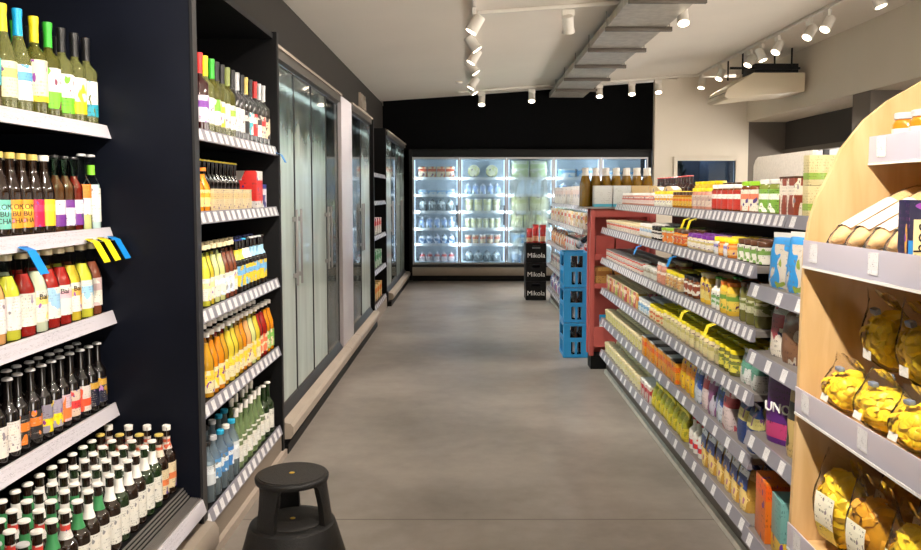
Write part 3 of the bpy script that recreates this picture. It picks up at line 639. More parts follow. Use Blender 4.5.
po = tag(link('cladding_post', B(-1.9, -1.13, 7.085, 7.715, .06, 2.41).mesh('cladding_post', M['lightalu'], bev=.004), None), 'pale metal clad post between two glass coolers', 'post')
part('bumper', MB().prism([(-1.128, .085), (-1.07, .09), (-1.055, .11), (-1.055, .16), (-1.07, .18), (-1.128, .19)], 'y', 7.085, 7.715), M['bumper'], po)
part('kick_board', B(-1.9, -1.085, 7.085, 7.715, 0, .059), M['black'], po)
sg = tag(link('sign', text_mesh('Milch', .22, M['bumper'], ext=.012), None, (-1.16, 8.72, 2.533), (radians(90), 0, radians(90))), 'white standing letters on top of the two door cooler', 'sign')
part('sign_rail', B(-.4, .4, -.105, -.08, -.012, .012), M['bumper'], sg)
r3 = tag(empty('wall_rack', (0, 0, 0)), 'narrow dark open rack between the two door cooler and the corner cooler', 'rack')
for y in (9.42, 10.8): part('end_panel', B(-1.85, -1.13, y, y+.05, 0, 2.43), M['panelin'], r3)
part('back_panel', B(-1.85, -1.83, 9.47, 10.8, 0, 2.43), M['panelin'], r3); part('plinth', B(-1.83, -1.13, 9.47, 10.8, 0, .14), M['bumper'], r3)
for z in (.2, .62, 1.04, 1.46, 1.8): shelf(r3, 9.472, 10.798, -1.15, .5, z, 1, M['panelin'], M['rail'], even_tags(9.5, 10.76, 8, .05, .1))
for k in range(5):
    for zi, z in enumerate((.2, .62, 1.04)):
        put(box_spec(.14, .16, .2, packs[(3, 2, 1)[zi]], None), 'snack_box', (-1.26, 9.62+.24*k, z+.001), 0, f'{pname[(3, 2, 1)[zi]]} box, {ordw(k+1)} on {ordw(zi+1)} shelf up, narrow dark rack', 'box', 'boxes in the narrow dark rack')
# ------------------------------------------------------------------ freezer wall
FX0, FX1, FY = -1.02, 3.15, 14.2
fz = tag(empty('freezer', (0, 0, 0)), 'five door upright glass freezer across the end of the aisle', 'freezer')
part('cabinet', MB().box(FX0-.06, FX0, FY, 14.98, .02, 2.34).box(FX1, FX1+.05, FY, 14.98, .02, 2.34).box(FX0, FX1, 14.9, 14.98, .02, 2.34), M['black'], fz)
part('liner', MB().box(FX0, FX1, 14.86, 14.898, .3, 2.2).box(FX0, FX1, FY+.05, 14.86, .3, .33).box(FX0, FX1, FY+.05, 14.86, 2.19, 2.2), mat('freezer_liner', (196, 206, 214), .5), fz)
part('header', B(FX0, FX1, FY-.02, 14.4, 2.205, 2.34), M['black'], fz, bev=.01)
part('base', B(FX0, FX1, FY-.01, 14.4, .1, .295), M['darkframe'], fz)
part('bumper', MB().prism([(FY-.011, .1), (FY-.06, .105), (FY-.075, .13), (FY-.075, .22), (FY-.06, .245), (FY-.011, .25)], 'x', FX0, FX1), M['bumper'], fz)
part('kick_board', B(FX0, FX1, FY+.02, FY+.06, 0, .1), M['black'], fz)
dw = (FX1-FX0)/5
FZ = (.332, .655, .935, 1.24, 1.54, 1.84)
for z in FZ[1:]:
    s = part('shelf', B(FX0+.01, FX1-.01, FY+.16, 14.84, z-.018, z), M['whitemetal'], fz)
    part('price_rail', B(FX0+.01, FX1-.01, FY+.15, FY+.158, z-.04, z+.012), M['whitemetal'], s)
fglass = clear('freezer_glass', (226, 236, 242), .1, milk=.1, milkcol=(200, 214, 226), streak=.05)
fglass2 = clear('misted_freezer_glass', (222, 232, 236), .1, milk=.3, milkcol=(206, 212, 206), streak=.22)
for i in range(5):
    a = FX0+dw*i
    d = link('door', B(a+.03, a+dw-.03, FY-.006, FY+.006, .33, 2.17).mesh('door', fglass2 if i == 2 else fglass), fz)
    fr = MB()
    for u in (a+.006, a+dw-.03): fr.box(u, u+.024, FY-.014, FY+.014, .305, 2.195)
    fr.box(a+.03, a+dw-.03, FY-.014, FY+.014, .305, .33).box(a+.03, a+dw-.03, FY-.014, FY+.014, 2.17, 2.195)
    part('door_frame', fr, M['alu'], d)
    part('handle', B(a+dw-.055, a+dw-.036, FY-.05, FY-.016, 1.0, 1.35), M['black'], d, bev=.004)
    for u in (a+.035, a+dw-.05): part('led_strip', B(u, u+.012, FY+.03, FY+.042, .36, 2.15), mat('freezer_led_lit', (225, 238, 255), .4, emit=2), fz)
    for u in (a+.05, a+dw-.05): area('freezer_light', (u, FY+.05, 1.25), (radians(90), 0, 0), .03, 1.7, 5, (.86, .94, 1))
fm = {'pizza': (L_((228, 224, 206), (176, 186, 140), 121, blot=.5), L_((226, 206, 170), (190, 90, 60), 122, blot=.5), L_((226, 226, 220), (110, 160, 200), 123, blot=.55), L_((230, 222, 186), (190, 186, 130), 124, blot=.5)),
      'bag': (L_((236, 236, 240), (150, 170, 206), 125, blot=.55), L_((120, 150, 190), (236, 236, 240), 126, blot=.52), L_((116, 122, 122), (200, 204, 200), 127, blot=.52), L_((226, 210, 206), (200, 70, 64), 128, blot=.55))}
fdesc = {'pizza': ('green printed', 'brown and cream', 'white and blue', 'yellow green'), 'bag': ('white and blue', 'blue and white', 'dark green', 'red and white')}
plan = [  # per door, per shelf from the bottom: (kind, colour, how many, height)
    [('bag', 3, 5, .16), ('bag', 1, 5, .17), ('bag', 0, 5, .2), ('bag', 2, 4, .22), ('box', 2, 4, .09), ('box', 1, 4, .2)],
    [('bag', 2, 4, .2), ('tub', 1, 5, .16), ('tub', 3, 6, .18), ('tub', 3, 4, .22), ('bag', 0, 5, .2), ('round', 1, 2, .22)],
    [('bag', 1, 3, .24), ('box', 2, 2, .2), ('box', 3, 3, .24), ('box', 3, 2, .26), None, ('box', 0, 2, .3)],
    [('bag', 0, 3, .2), ('box', 1, 3, .2), ('box', 2, 3, .2), ('box', 0, 3, .2), ('bag', 0, 3, .2), ('box', 2, 2, .16)],
    [None, None, None, ('box', 1, 3, .2), ('bag', 0, 3, .2), ('box', 2, 2, .12)]]
for i, col in enumerate(plan):
    for si, it in enumerate(col):
        if not it: continue
        kd, q, n, h = it; a = FX0+dw*i+.09; w = (dw-.18)/n
        for k in range(n):
            x = a+w*(k+.5); y = FY+.3; z = FZ[si]+.001
            lab = f'{ordw(k+1)} on {ordw(si+1)} shelf up, {ordw(i+1)} freezer door'
            if kd == 'box': put(box_spec(.2, w*.9, h, fm['pizza'][q], None), 'frozen_box', (x, y, z), 0, f'{fdesc["pizza"][q]} frozen food box, {lab}', 'frozen food', 'frozen food behind the freezer doors')
            elif kd == 'bag': put(pouch_spec(.14, w*.92, h, fm['bag'][q], cap['white'], q), 'frozen_bag', (x, y, z), 0, f'{fdesc["bag"][q]} frozen food bag, {lab}', 'frozen food', 'frozen food behind the freezer doors')
            elif kd == 'tub': put(tub_spec(w*.46, h, fm['pizza'][q], cap['white']), 'frozen_tub', (x, y, z), 0, f'{fdesc["pizza"][q]} ice cream tub, {lab}', 'frozen food', 'frozen food behind the freezer doors')
            else:
                put((cm(('rd', h), lambda: MB().lathe([(.105, -.03), (.11, -.025), (.11, .025), (.105, .03)], 24).mesh('round_pack', fm['pizza'][3])), []), 'frozen_round_pack', (x, y+.05, z+.12), 0, f'round yellow green pack standing upright, {lab}', 'frozen food', 'frozen food behind the freezer doors', rot=(radians(80), 0, 0))
# ------------------------------------------------------------------ right gondola
GX = 1.14; GC = 1.75
GZ = {'lowest': .205, 'fifth': .485, 'fourth': .745, 'third': 1.005, 'second': 1.262, 'top': 1.462}
gtags = {'top': 18, 'second': 15, 'third': 19, 'fourth': 12, 'fifth': 7, 'lowest': 7}
def gondola(y0, y1, label, zs, xf, xtop, tagn, mats=('gshelf', 'rail')):
    g = tag(empty('gondola', (0, 0, 0)), label, 'gondola shelving', 'grey gondola shelving bays')
    part('back_panel', B(GC-.02, GC+.02, y0, y1, .17, 1.434), M['panelin'], g)
    part('plinth', B(1.18, 2.32, y0, y1, 0, .165), mat('brown_grey_plinth', (96, 88, 82), .42, .3), g)
    part('floor_trim', MB().prism([(1.18, 0), (1.16, .006), (1.165, .03), (1.18, .04)], 'y', y0, y1), M['steel'], g)
    part('far_side_shelf', B(GC+.02, 2.34, y0, y1, .17, .2), M['gshelf'], g)
    for k, z in zs.items():
        x = xtop if k == 'top' else xf
        dp = (2.24-x) if k == 'top' else (GC-.021-x)
        shelf(g, y0, y1, x, dp, z, -1, M[mats[0]], M[mats[1]], even_tags(y0, y1, tagn[k], .033 if tagn[k] > 9 else .045))
    return g
bays = (6.85, 5.62, 4.39, 3.16)
for i, lb in enumerate(('grey gondola bay next to the red display, end bay of the long run', 'grey middle gondola bay of the long run of jars', 'grey gondola bay of the long run, before the bay of hanging bags')):
    gondola(bays[i+1]+.002, bays[i]-.002, lb, GZ, GX, 1.262, gtags)
NZ = {'top': 1.462, 'second': 1.195, 'third': .93, 'fourth': .6, 'lowest': .205}
gondola(2.56, 3.154, 'short grey gondola bay of nut and pulse bags beside the plywood display', NZ, 1.12, 1.262, {'top': 4, 'second': 3, 'third': 4, 'fourth': 4, 'lowest': 3})
jg = {k: mat(k+'_jar_filling', c, .12, coat=.5) for k, c in dict(pink=(214, 150, 132), brown=(112, 62, 34), amber=(190, 120, 40), cream=(226, 208, 168), green=(120, 130, 60), olive=(110, 108, 52), red=(168, 50, 34), yellow=(226, 186, 60), dark=(46, 28, 22), white=(228, 224, 214), orange=(220, 128, 40)).items()}
FILLN = {}
def fill(shelf_key, ya, yb, pitch, spec, desc, name, cat, rows=2, x0=None, dx=.085, rz=0, jit=.004, stack=1, sh=0, first=0, grp=None, z=None, shname=None, rownames=None, alt=None):
    z = (GZ[shelf_key] if z is None else z)+.001; xf = (x0 if x0 is not None else (1.262 if shelf_key == 'top' else GX)+.055)
    shname = shname or f'{shelf_key} gondola shelf'
    rn = rownames or ('front row', 'second row', 'third row', 'back row')
    for r in range(first, first+rows):
        y = ya-pitch/2
        while y > yb+pitch*.3:
            c = FILLN[(shname, rn[r])] = FILLN.get((shname, rn[r]), 0)+1
            sp_, d_ = (spec, desc) if not alt else (alt[(c+r) % len(alt)])
            for s in range(stack):
                st = '' if stack == 1 else ('lower ' if s == 0 else 'upper ')
                put(sp_, name, (xf+dx*r+random.uniform(-jit, jit), y+random.uniform(-jit, jit)*.25, z+s*sh), rz+random.uniform(-.08, .08), f'{st}{d_}, {ordw(c)} from far end, {rn[r]}, {shname}', cat, grp or f'{cat}s on the gondola', nparts=9 if r == 0 else 1)
            y -= pitch
J2 = lambda r, h, g, lid, base, acc, s, **k: jar_spec(r, h, jg[g], cap[lid], L_(base, acc, s, blot=k.pop('blot', .56)), **k)
# top shelf
fill('top', 6.8, 5.6, .068, J2(.031, .095, 'pink', 'white', (236, 214, 206), (196, 110, 100), 131), 'small pink jar with white lid', 'sauce_jar', 'jar')
fill('top', 5.6, 5.12, .08, J2(.036, .105, 'white', 'yellow', (240, 236, 220), (236, 170, 40), 132), 'white jar with yellow lid', 'sauce_jar', 'jar')
fill('top', 5.12, 4.66, .075, J2(.034, .10, 'amber', 'brown', (236, 190, 70), (226, 120, 40), 133), 'amber jar with brown lid', 'sauce_jar', 'jar')
fill('top', 4.66, 4.28, .082, J2(.037, .12, 'pink', 'yellow', (226, 206, 190), (190, 160, 150), 134), 'pale pink jar with yellow lid', 'sauce_jar', 'jar')
fill('top', 4.28, 3.80, .086, J2(.039, .135, 'brown', 'white', (196, 58, 46), (240, 232, 226), 135, lab=(.08, .78)), 'brown jar with red label', 'spread_jar', 'jar')
fill('top', 3.80, 3.56, .1, J2(.045, .145, 'brown', 'lime', (240, 232, 214), (214, 120, 90), 136, lab=(.06, .74)), 'jar with white label and lime lid', 'spread_jar', 'jar', dx=.104)
fill('top', 3.56, 3.34, .106, J2(.048, .15, 'green', 'white', (130, 178, 70), (236, 238, 220), 137, lab=(.06, .72)), 'jar with green label and white lid', 'spread_jar', 'jar', dx=.108)
fill('top', 3.34, 3.17, .082, box_spec(.074, .06, .15, L_((160, 74, 54), (236, 226, 210), 138, blot=.54), cap['brown']), 'brown carton with white print', 'tea_carton', 'carton')
# taller goods behind, on the same top board
for i in range(2):
    ar = MB().prism([(-.17, 0), (.17, 0), (.17, .1)]+[(.17*cos(a), .1+.045*sin(a)) for a in [k*pi/8 for k in range(1, 8)]]+[(-.17, .1)], 'x', -.03, .03)
    o = link('display_carton', ar.mesh('display_carton', L_((232, 204, 150), (206, 170, 110), 140, blot=.62), bev=.003), None, (1.475, 6.28-.42*i, GZ['top']+.001)); tag(o, ('beige arched display carton next to the white champagne cartons', 'beige arched display carton beside the red capped bottles')[i], 'carton')
fill('top', 6.75, 5.62, .082, bottle_spec('stubby', .03, .22, red_glass, cap['red'], L_((200, 50, 44), (40, 24, 24), 141, blot=.5), lab=(.14, .5), neck=(plain('red_neck_paper', (196, 48, 44)), .62, .86)), 'dark bottle with red neck', 'syrup_bottle', 'bottle', rows=1, x0=1.41, first=2)
fill('top', 5.55, 5.0, .09, J2(.041, .17, 'yellow', 'yellow', (236, 232, 200), (200, 196, 90), 142), 'tall jar with yellow lid', 'pickle_jar', 'jar', rows=1, x0=1.41, first=2)
fill('top', 4.95, 4.3, .088, J2(.04, .155, 'dark', 'brown', (226, 214, 190), (120, 90, 60), 143), 'dark jar with brown lid', 'pickle_jar', 'jar', rows=1, x0=1.41, first=2)
# second shelf
fill('second', 6.8, 5.5, .092, tub_spec(.042, .07, L_((238, 226, 212), (220, 110, 90), 151), cap['beige']), 'cream and red tub', 'spread_tub', 'tub', rows=3, dx=.094)
fill('second', 5.5, 5.15, .088, J2(.039, .09, 'cream', 'white', (236, 230, 226), (150, 180, 206), 152), 'cream jar with white lid', 'spread_jar', 'jar', rows=3)
fill('second', 5.15, 4.85, .082, J2(.036, .085, 'dark', 'black', (236, 232, 226), (60, 50, 50), 153), 'dark jar with black lid', 'spread_jar', 'jar', rows=3)
fill('second', 4.85, 4.6, .09, tub_spec(.041, .085, L_((226, 230, 214), (226, 130, 60), 154), cap['lime']), 'white tub with lime lid', 'spread_tub', 'tub', rows=3, dx=.09)
fill('second', 4.6, 4.3, .082, J2(.037, .09, 'orange', 'brown', (236, 190, 120), (200, 90, 50), 155), 'orange jar with brown lid', 'spread_jar', 'jar', rows=3)
fill('second', 4.3, 3.85, .08, J2(.036, .08, 'cream', 'purple', (232, 226, 216), (196, 180, 110), 156), 'cream jar with purple lid', 'spread_jar', 'jar', rows=3)
fill('second', 3.85, 3.5, .075, J2(.034, .085, 'white', 'yellow', (222, 222, 232), (130, 120, 190), 157), 'white jar with yellow lid', 'spread_jar', 'jar', rows=3,
     alt=[(J2(.034, .085, 'white', 'yellow', (222, 222, 232), (130, 120, 190), 157), 'lilac labelled jar with yellow lid'), (J2(.034, .085, 'orange', 'yellow', (236, 190, 120), (226, 140, 60), 158), 'orange labelled jar with yellow lid')])
fill('second', 3.5, 3.18, .078, J2(.035, .095, 'dark', 'brown', (236, 234, 222), (120, 160, 80), 159, lab=(.05, .76)), 'dark jar with white herb label', 'spread_jar', 'jar', rows=3)
# third shelf
fill('third', 6.8, 5.35, .09, tin_spec(.042, .04, L_((228, 216, 204), (206, 70, 60), 161, blot=.54)), 'red and white fish tin', 'fish_tin', 'tin', rows=3, dx=.092, stack=2, sh=.0405)
fill('third', 5.35, 4.95, .09, tub_spec(.041, .07, L_((226, 222, 210), (170, 160, 140), 162), cap['white']), 'pale low tub', 'spread_tub', 'tub', rows=3, dx=.09)
fill('third', 4.95, 4.75, .1, J2(.046, .13, 'pink', 'white', (224, 150, 120), (236, 220, 206), 163), 'pink jar with white lid', 'pickle_jar', 'jar', rows=2, dx=.1)
fill('third', 4.75, 4.36, .086, J2(.039, .1, 'cream', 'yellow', (226, 196, 150), (200, 150, 90), 164), 'cream jar with yellow lid', 'pickle_jar', 'jar', rows=3)
fill('third', 4.36, 4.05, .084, J2(.038, .11, 'brown', 'black', (236, 230, 218), (140, 70, 50), 165), 'brown jar with white label', 'pickle_jar', 'jar', rows=3)
fill('third', 4.05, 3.85, .078, J2(.034, .15, 'yellow', 'beige', (226, 206, 120), (190, 150, 60), 166), 'tall yellow jar', 'pickle_jar', 'jar', rows=2)
fill('third', 3.85, 3.7, .072, bottle_spec('stubby', .033, .15, jg['white'], cap['green'], L_((226, 232, 220), (110, 160, 90), 167), capstyle='screw'), 'white bottle with green cap', 'sauce_bottle', 'bottle', rows=2)
fill('third', 3.7, 3.45, .09, J2(.041, .15, 'yellow', 'orange', (236, 206, 90), (110, 150, 60), 168), 'yellow jar with orange lid', 'pickle_jar', 'jar', rows=2, dx=.092)
fill('third', 3.45, 3.18, .088, J2(.04, .17, 'olive', 'brown', (206, 206, 170), (110, 120, 60), 169, lab=(.3, .6)), 'tall olive green jar', 'pickle_jar', 'jar', rows=2, dx=.092)
# fourth shelf
fc = [(box_spec(.076, .06, .11, L_((236, 196, 100), (214, 110, 50), 171), cap['beige']), 'yellow carton with cream top'), (box_spec(.076, .06, .11, L_((226, 110, 130), (240, 220, 200), 172), cap['beige']), 'pink carton with cream top'), (box_spec(.076, .06, .11, L_((190, 206, 110), (236, 220, 150), 173), cap['beige']), 'lime carton with cream top'), (box_spec(.076, .06, .11, L_((206, 70, 80), (240, 220, 200), 174), cap['beige']), 'red carton with cream top')]
fill('fourth', 6.8, 5.5, .08, None, None, 'soup_carton', 'carton', rows=3, dx=.075, alt=fc)
fill('fourth', 5.5, 5.15, .084, J2(.038, .1, 'white', 'silver', (214, 226, 232), (110, 160, 200), 175), 'pale blue labelled jar', 'sauce_jar', 'jar', rows=3)
fill('fourth', 5.15, 4.8, .088, J2(.04, .1, 'cream', 'yellow', (232, 210, 160), (206, 110, 70), 176), 'beige jar with yellow lid', 'sauce_jar', 'jar', rows=3, dx=.088)
fill('fourth', 4.8, 3.72, .084, J2(.039, .115, 'cream', 'yellow', (226, 214, 160), (190, 180, 110), 177), 'pale jar with yellow lid', 'mustard_jar', 'jar', rows=3, dx=.088)
fill('fourth', 3.72, 3.44, .084, J2(.039, .115, 'olive', 'yellow', (236, 226, 90), (120, 130, 60), 178), 'olive jar with yellow lid', 'mustard_jar', 'jar', rows=3, dx=.088)
fill('fourth', 3.44, 3.18, .125, pouch_spec(.115, .06, .12, L_((226, 228, 226), (90, 150, 130), 179, blot=.5), cap['white'], 1), 'white and green pouch', 'seed_bag', 'bag', rows=2, dx=.105)
# fifth shelf
fill('fifth', 6.8, 5.3, .094, tub_spec(.044, .085, L_((226, 214, 170), (200, 190, 120), 181), cap['beige']), 'cream tub with beige lid', 'spread_tub', 'tub', rows=3, dx=.094)
oc = [(box_spec(.105, .09, .12, L_((236, 166, 40), (226, 110, 30), 182, blot=.6), cap['black']), 'orange carton with black top'), (box_spec(.105, .09, .12, L_((236, 160, 36), (206, 90, 40), 183, blot=.6), cap['silver']), 'orange carton with silver top')]
fill('fifth', 5.3, 4.4, .112, None, None, 'tea_carton', 'carton', rows=3, dx=.1, alt=oc)
fill('fifth', 4.4, 4.1, .1, pouch_spec(.09, .06, .17, L_((240, 190, 40), (230, 140, 30), 184, blot=.6), cap['yellow'], 2), 'bright yellow bag', 'grain_bag', 'bag', rows=2, dx=.08)
bagm = [(pouch_spec(.105, .065, .185, L_((200, 196, 214), (130, 70, 120), 185, blot=.52), cap['white'], 0), 'lilac and purple bag'), (pouch_spec(.105, .065, .185, L_((206, 214, 226), (60, 90, 160), 186, blot=.52), cap['white'], 1), 'white and blue bag'), (pouch_spec(.105, .065, .185, L_((226, 206, 206), (190, 80, 90), 187, blot=.54), cap['white'], 2), 'white and rose bag')]
fill('fifth', 4.1, 3.45, .116, None, None, 'grain_bag', 'bag', rows=2, dx=.1, alt=bagm)
fill('fifth', 3.45, 3.18, .125, pouch_spec(.115, .07, .18, L_((46, 66, 120), (200, 190, 120), 188, blot=.56), cap['navy'], 1), 'navy blue bag', 'grain_bag', 'bag', rows=2, dx=.11)
# lowest shelf
fill('lowest', 6.8, 5.35, .094, tub_spec(.044, .085, L_((232, 222, 180), (210, 200, 140), 191), cap['beige']), 'cream tub with cream lid', 'spread_tub', 'tub', rows=3, dx=.094)
fill('lowest', 5.35, 5.05, .1, box_spec(.09, .09, .1, L_((226, 214, 206), (170, 40, 50), 192, blot=.5, fine=12), cap['white']), 'red checked carton', 'tea_carton', 'carton', rows=3, dx=.095)
fill('lowest', 5.05, 4.2, .1, pouch_spec(.092, .07, .13, L_((216, 196, 60), (150, 150, 40), 193, blot=.5), cap['yellow'], 0), 'yellow green pasta bag', 'pasta_bag', 'bag', rows=3, dx=.085)
fill('lowest', 4.2, 3.95, .08, bottle_spec('stubby', .034, .17, jg['white'], cap['red'], L_((236, 232, 226), (206, 50, 50), 194, band=(.1, .5)), capstyle='screw'), 'white bottle with red label', 'sauce_bottle', 'bottle', rows=2)
pasta_m = L_((206, 160, 70), (236, 206, 130), 195, band=(2, 3), blot=.5, ink=(150, 100, 40)); pl_lab = L_((44, 70, 140), (220, 226, 236), 196, blot=.6)
def noodle_spec():
    root = cm(('noo',), lambda: pouch_mesh(.1, .07, .19, pasta_m, 1))
    lab = cm(('nool',), lambda: MB().prism([(-.036, .095), (-.032, .14), (-.019, .19), (-.006, .198), (-.005, .19), (-.017, .185), (-.03, .139), (-.034, .095)], 'y', -.046, .046).mesh('label', pl_lab))
    return root, [('label', lab), ('seal', cm(('noos',), lambda: B(-.004, .004, -.048, .048, .186, .205).mesh('seal', cap['navy'])))]
fill('lowest', 3.95, 3.2, .112, noodle_spec(), 'golden noodle bag with blue label', 'noodle_bag', 'bag', rows=2, dx=.1)
# white board standing on the gondola top behind the jars
tag(link('display_board', MB().prism([(3.9, 0), (4.66, 0), (4.71, .06), (4.71, .25), (4.68, .285), (4.64, .30), (3.9, .30)], 'x', 1.66, 1.69).mesh('display_board', mat('speckled_white_board', (216, 208, 200), .6, bump=.15, bscale=90, var=.12), bev=.004), None, (0, 0, GZ['top']+.001)),
    'speckled white board standing behind the jars on the gondola top', 'board')
# ------------------------------------------------------------------ the bay of bags
nutA = P((206, 198, 186), (40, 136, 204), (120, 90, 70), (.86, 1), 201, blot=.44); nutB = P((196, 186, 170), (120, 84, 60), (70, 46, 36), (2, 3), 202, blot=.46); nutC = P((206, 200, 180), (110, 140, 90), (90, 60, 40), (2, 3), 203, blot=.5)
film = clear('crinkled_clear_film', (240, 240, 238), .1, milk=.08, milkcol=(236, 236, 236), rough=.12)
blueribbon = mat('blue_ribbon_print', (36, 140, 206), .3)
def nutbag(w, d, h, m, seed, rib=None):
    root, parts = pouch_spec(w, d, h, m, cap['white'], seed)
    if rib:
        def rb():
            mb = MB()
            for s in (-.6, .25):
                mb.prism([(s*w/2, h*.1), (s*w/2+w*.14, h*.1), (s*w/2+w*.2, h*.9), (s*w/2+w*.08, h*.9)], 'x', -d/2-.010, -d/2-.006)
            return mb.mesh('printed_ribbon', rib)
        parts = parts+[('printed_ribbon', cm(('rb', w, h, rib.name), rb))]
    return root, parts
NB = 'bags in the nut and pulse bay'
def bay(z, items, name='nut_bag', cat='bag', x=1.2, y0=3.09):
    y = y0
    for spec, w, d in items:
        y -= w/2; put(spec, name, (x+random.uniform(-.004, .004), y, z+.001), random.uniform(-.1, .1)+.3, d, cat, NB); y -= w/2+.012
bay(NZ['second'], [(nutbag(.15, .08, .19, nutA, 0), .155, 'nut bag with blue ribbon print standing beside the herb labelled jars'), (nutbag(.15, .08, .2, nutA, 1), .155, 'second nut bag with blue ribbon print, next to the lime topped bag'), (pouch_spec(.12, .08, .16, L_((190, 210, 70), (240, 236, 210), 204), cap['lime'], 2), .13, 'lime green bag on the blue ribbon nut shelf')])
bay(NZ['third'], [(pouch_spec(.1, .07, .2, L_((236, 228, 214), (150, 50, 60), 205), cap['white'], 0), .11, 'white and maroon bag on the shelf of clear nut bags'), (nutbag(.15, .08, .2, nutB, 1), .155, 'clear bag of brown nuts under the blue ribbon bags'), (nutbag(.13, .08, .2, nutC, 2), .14, 'clear bag of green and brown kernels next to the brown nuts')])
pur = L_((92, 36, 120), (180, 60, 110), 206, band=(.08, .3), blot=.7)
up = pouch_spec(.17, .09, .27, pur, cap['purple'], 1)
o = put(up, 'bean_bag', (1.21, 3.0, NZ['fourth']+.001), .5, 'tall purple bag with white lettering in the bay of bags', 'bag', NB)
link('lettering', text_mesh('UNO', .052, M['inkw'], ext=.003), o, (-.0545, 0, .14), (radians(90), 0, radians(-90)))
bay(NZ['fourth'], [(pouch_spec(.14, .08, .25, L_((206, 176, 110), (60, 60, 50), 207, blot=.58), cap['beige'], 0), .15, 'kraft brown bag beside the purple bag'), (nutbag(.12, .07, .2, nutC, 0), .13, 'clear bag of green kernels beside the kraft bag')], y0=2.89)
ob = put(box_spec(.15, .11, .24, P((236, 120, 30), (226, 90, 20), (120, 50, 20), (.7, .95), 208, blot=.66), None), 'cereal_box', (1.195, 3.06, NZ['lowest']+.001), -.1, 'bright orange box on the lowest shelf of the bag bay', 'box', None)
tb = put(box_spec(.12, .1, .22, P((120, 176, 170), (232, 190, 50), (40, 70, 80), (0, .3), 209, blot=.66), None), 'cereal_box', (1.19, 2.9, NZ['lowest']+.001), -.1, 'teal box with yellow picture beside the orange box', 'box', None)
bay(NZ['lowest'], [(pouch_spec(.13, .08, .2, L_((36, 60, 150), (220, 226, 236), 210), cap['navy'], 2), .14, 'royal blue bag next to the teal box on the lowest shelf')], y0=2.78)
for r in range(2):
    for k in range(2):
        bx = put(box_spec(.06, .055, .118, P((236, 222, 168), (150, 186, 80), (110, 74, 40), (.2, .42), 211, blot=.9), None), 'snack_box', (1.335+.058*k, 3.12, GZ['top']+.001+.119*r), radians(90), f'{("lower", "upper")[r]} yellow snack box with green band, {("next to the red cartons", "touching the plywood panel in view")[k]}', 'box', 'yellow snack boxes by the plywood panel')
put(box_spec(.06, .05, .2, L_((150, 70, 40), (230, 200, 150), 212), None), 'snack_box', (1.45, 3.12, GZ['top']+.001), radians(90), 'brown snack box partly behind the curved plywood panel', 'box', None)
# gondola flags
for x, y, z, m, d in ((1.235, 4.38, GZ['top'], 'yellowflag', 'yellow flag on the gondola top shelf rail'), (1.115, 5.2, GZ['second'], 'blueflag', 'blue flag on the second gondola shelf, next to the red display'), (1.115, 4.32, GZ['second'], 'blueflag', 'blue flag on the second gondola shelf, over the yellow lids'),
                      (1.115, 4.05, GZ['third'], 'yellowflag', 'yellow flag on the third gondola shelf, over pale mustard jars'), (1.115, 3.62, GZ['third'], 'yellowflag', 'yellow flag on the third gondola shelf near the tall olive jars'), (1.235, 4.5, GZ['top'], 'yellowflag', 'second yellow flag on the gondola top shelf rail, farther along')):
    flag(x, y, z-.045, M[m], d, w=.045, h=.05, ang=.35, rz=pi)
# ------------------------------------------------------------------ red display at the gondola end, with cartons of champagne on top
rd = tag(empty('red_display', (0, 0, 0)), 'red plastic display stand at the end of the gondola, behind the blue crates', 'display')
part('post', B(1.055, 1.095, 7.0, 7.05, .12, 1.42), M['red'], rd, bev=.006); part('post', B(1.58, 1.63, 7.0, 7.06, .12, 1.42), M['red'], rd, bev=.006)
part('post', B(1.055, 1.095, 7.15, 7.2, .12, 1.42), M['red'], rd, bev=.006); part('post', B(1.58, 1.63, 7.15, 7.2, .12, 1.42), M['red'], rd, bev=.006)
part('back_panel', B(1.095, 1.58, 7.185, 7.2, .12, 1.42), M['red'], rd); part('foot', B(1.07, 1.62, 7.01, 7.19, 0, .12), M['black'], rd)
for z, lip in ((.2, .18), (.72, .045), (.97, .05), (1.35, .07)):
    t = part('tray', MB().box(1.095, 1.58, 7.005, 7.185, z, z+.015).box(1.095, 1.58, 7.0, 7.012, z, z+lip), M['red'], rd)
for k in range(2):
    bk = tag(link('basket', MB().prism([(-.066, 0), (.066, 0), (.076, .2), (.068, .2), (.06, .008), (-.06, .008), (-.068, .2), (-.076, .2)], 'x', -.08, .08).box(-.08, -.074, -.06, .06, .006, .19).box(.074, .08, -.06, .06, .006, .19).mesh('basket', M['red']), None, (1.19+.175*k, 7.098, .986)), f'small red basket, {ordw(k+1)} from the red post on the display', 'basket', 'red baskets on the red display')
for k in range(2): put(box_spec(.15, .15, .17, L_((200, 150, 80), (150, 96, 46), 221, blot=.55), None), 'snack_box', (1.18+.17*k, 7.098, .736), 0, f'brown carton, {ordw(k+1)} from the red post on the red display', 'carton', 'brown cartons on the red display')
for k in range(2): put(pouch_spec(.15, .1, .24, L_((50, 150, 200), (220, 236, 240), 222), cap['blue'], k), 'snack_bag', (1.23+.2*k, 7.1, .216), radians(90), f'light blue bag, {ordw(k+1)} from the red post, lowest red tray', 'bag', 'blue bags on the red display')
tp = tag(link('display_tabletop', B(.99, 1.72, 6.98, 7.36, 1.421, 1.437).mesh('display_tabletop', M['alu'], bev=.003), None), 'grey board on top of the red display carrying the champagne cartons', 'board')
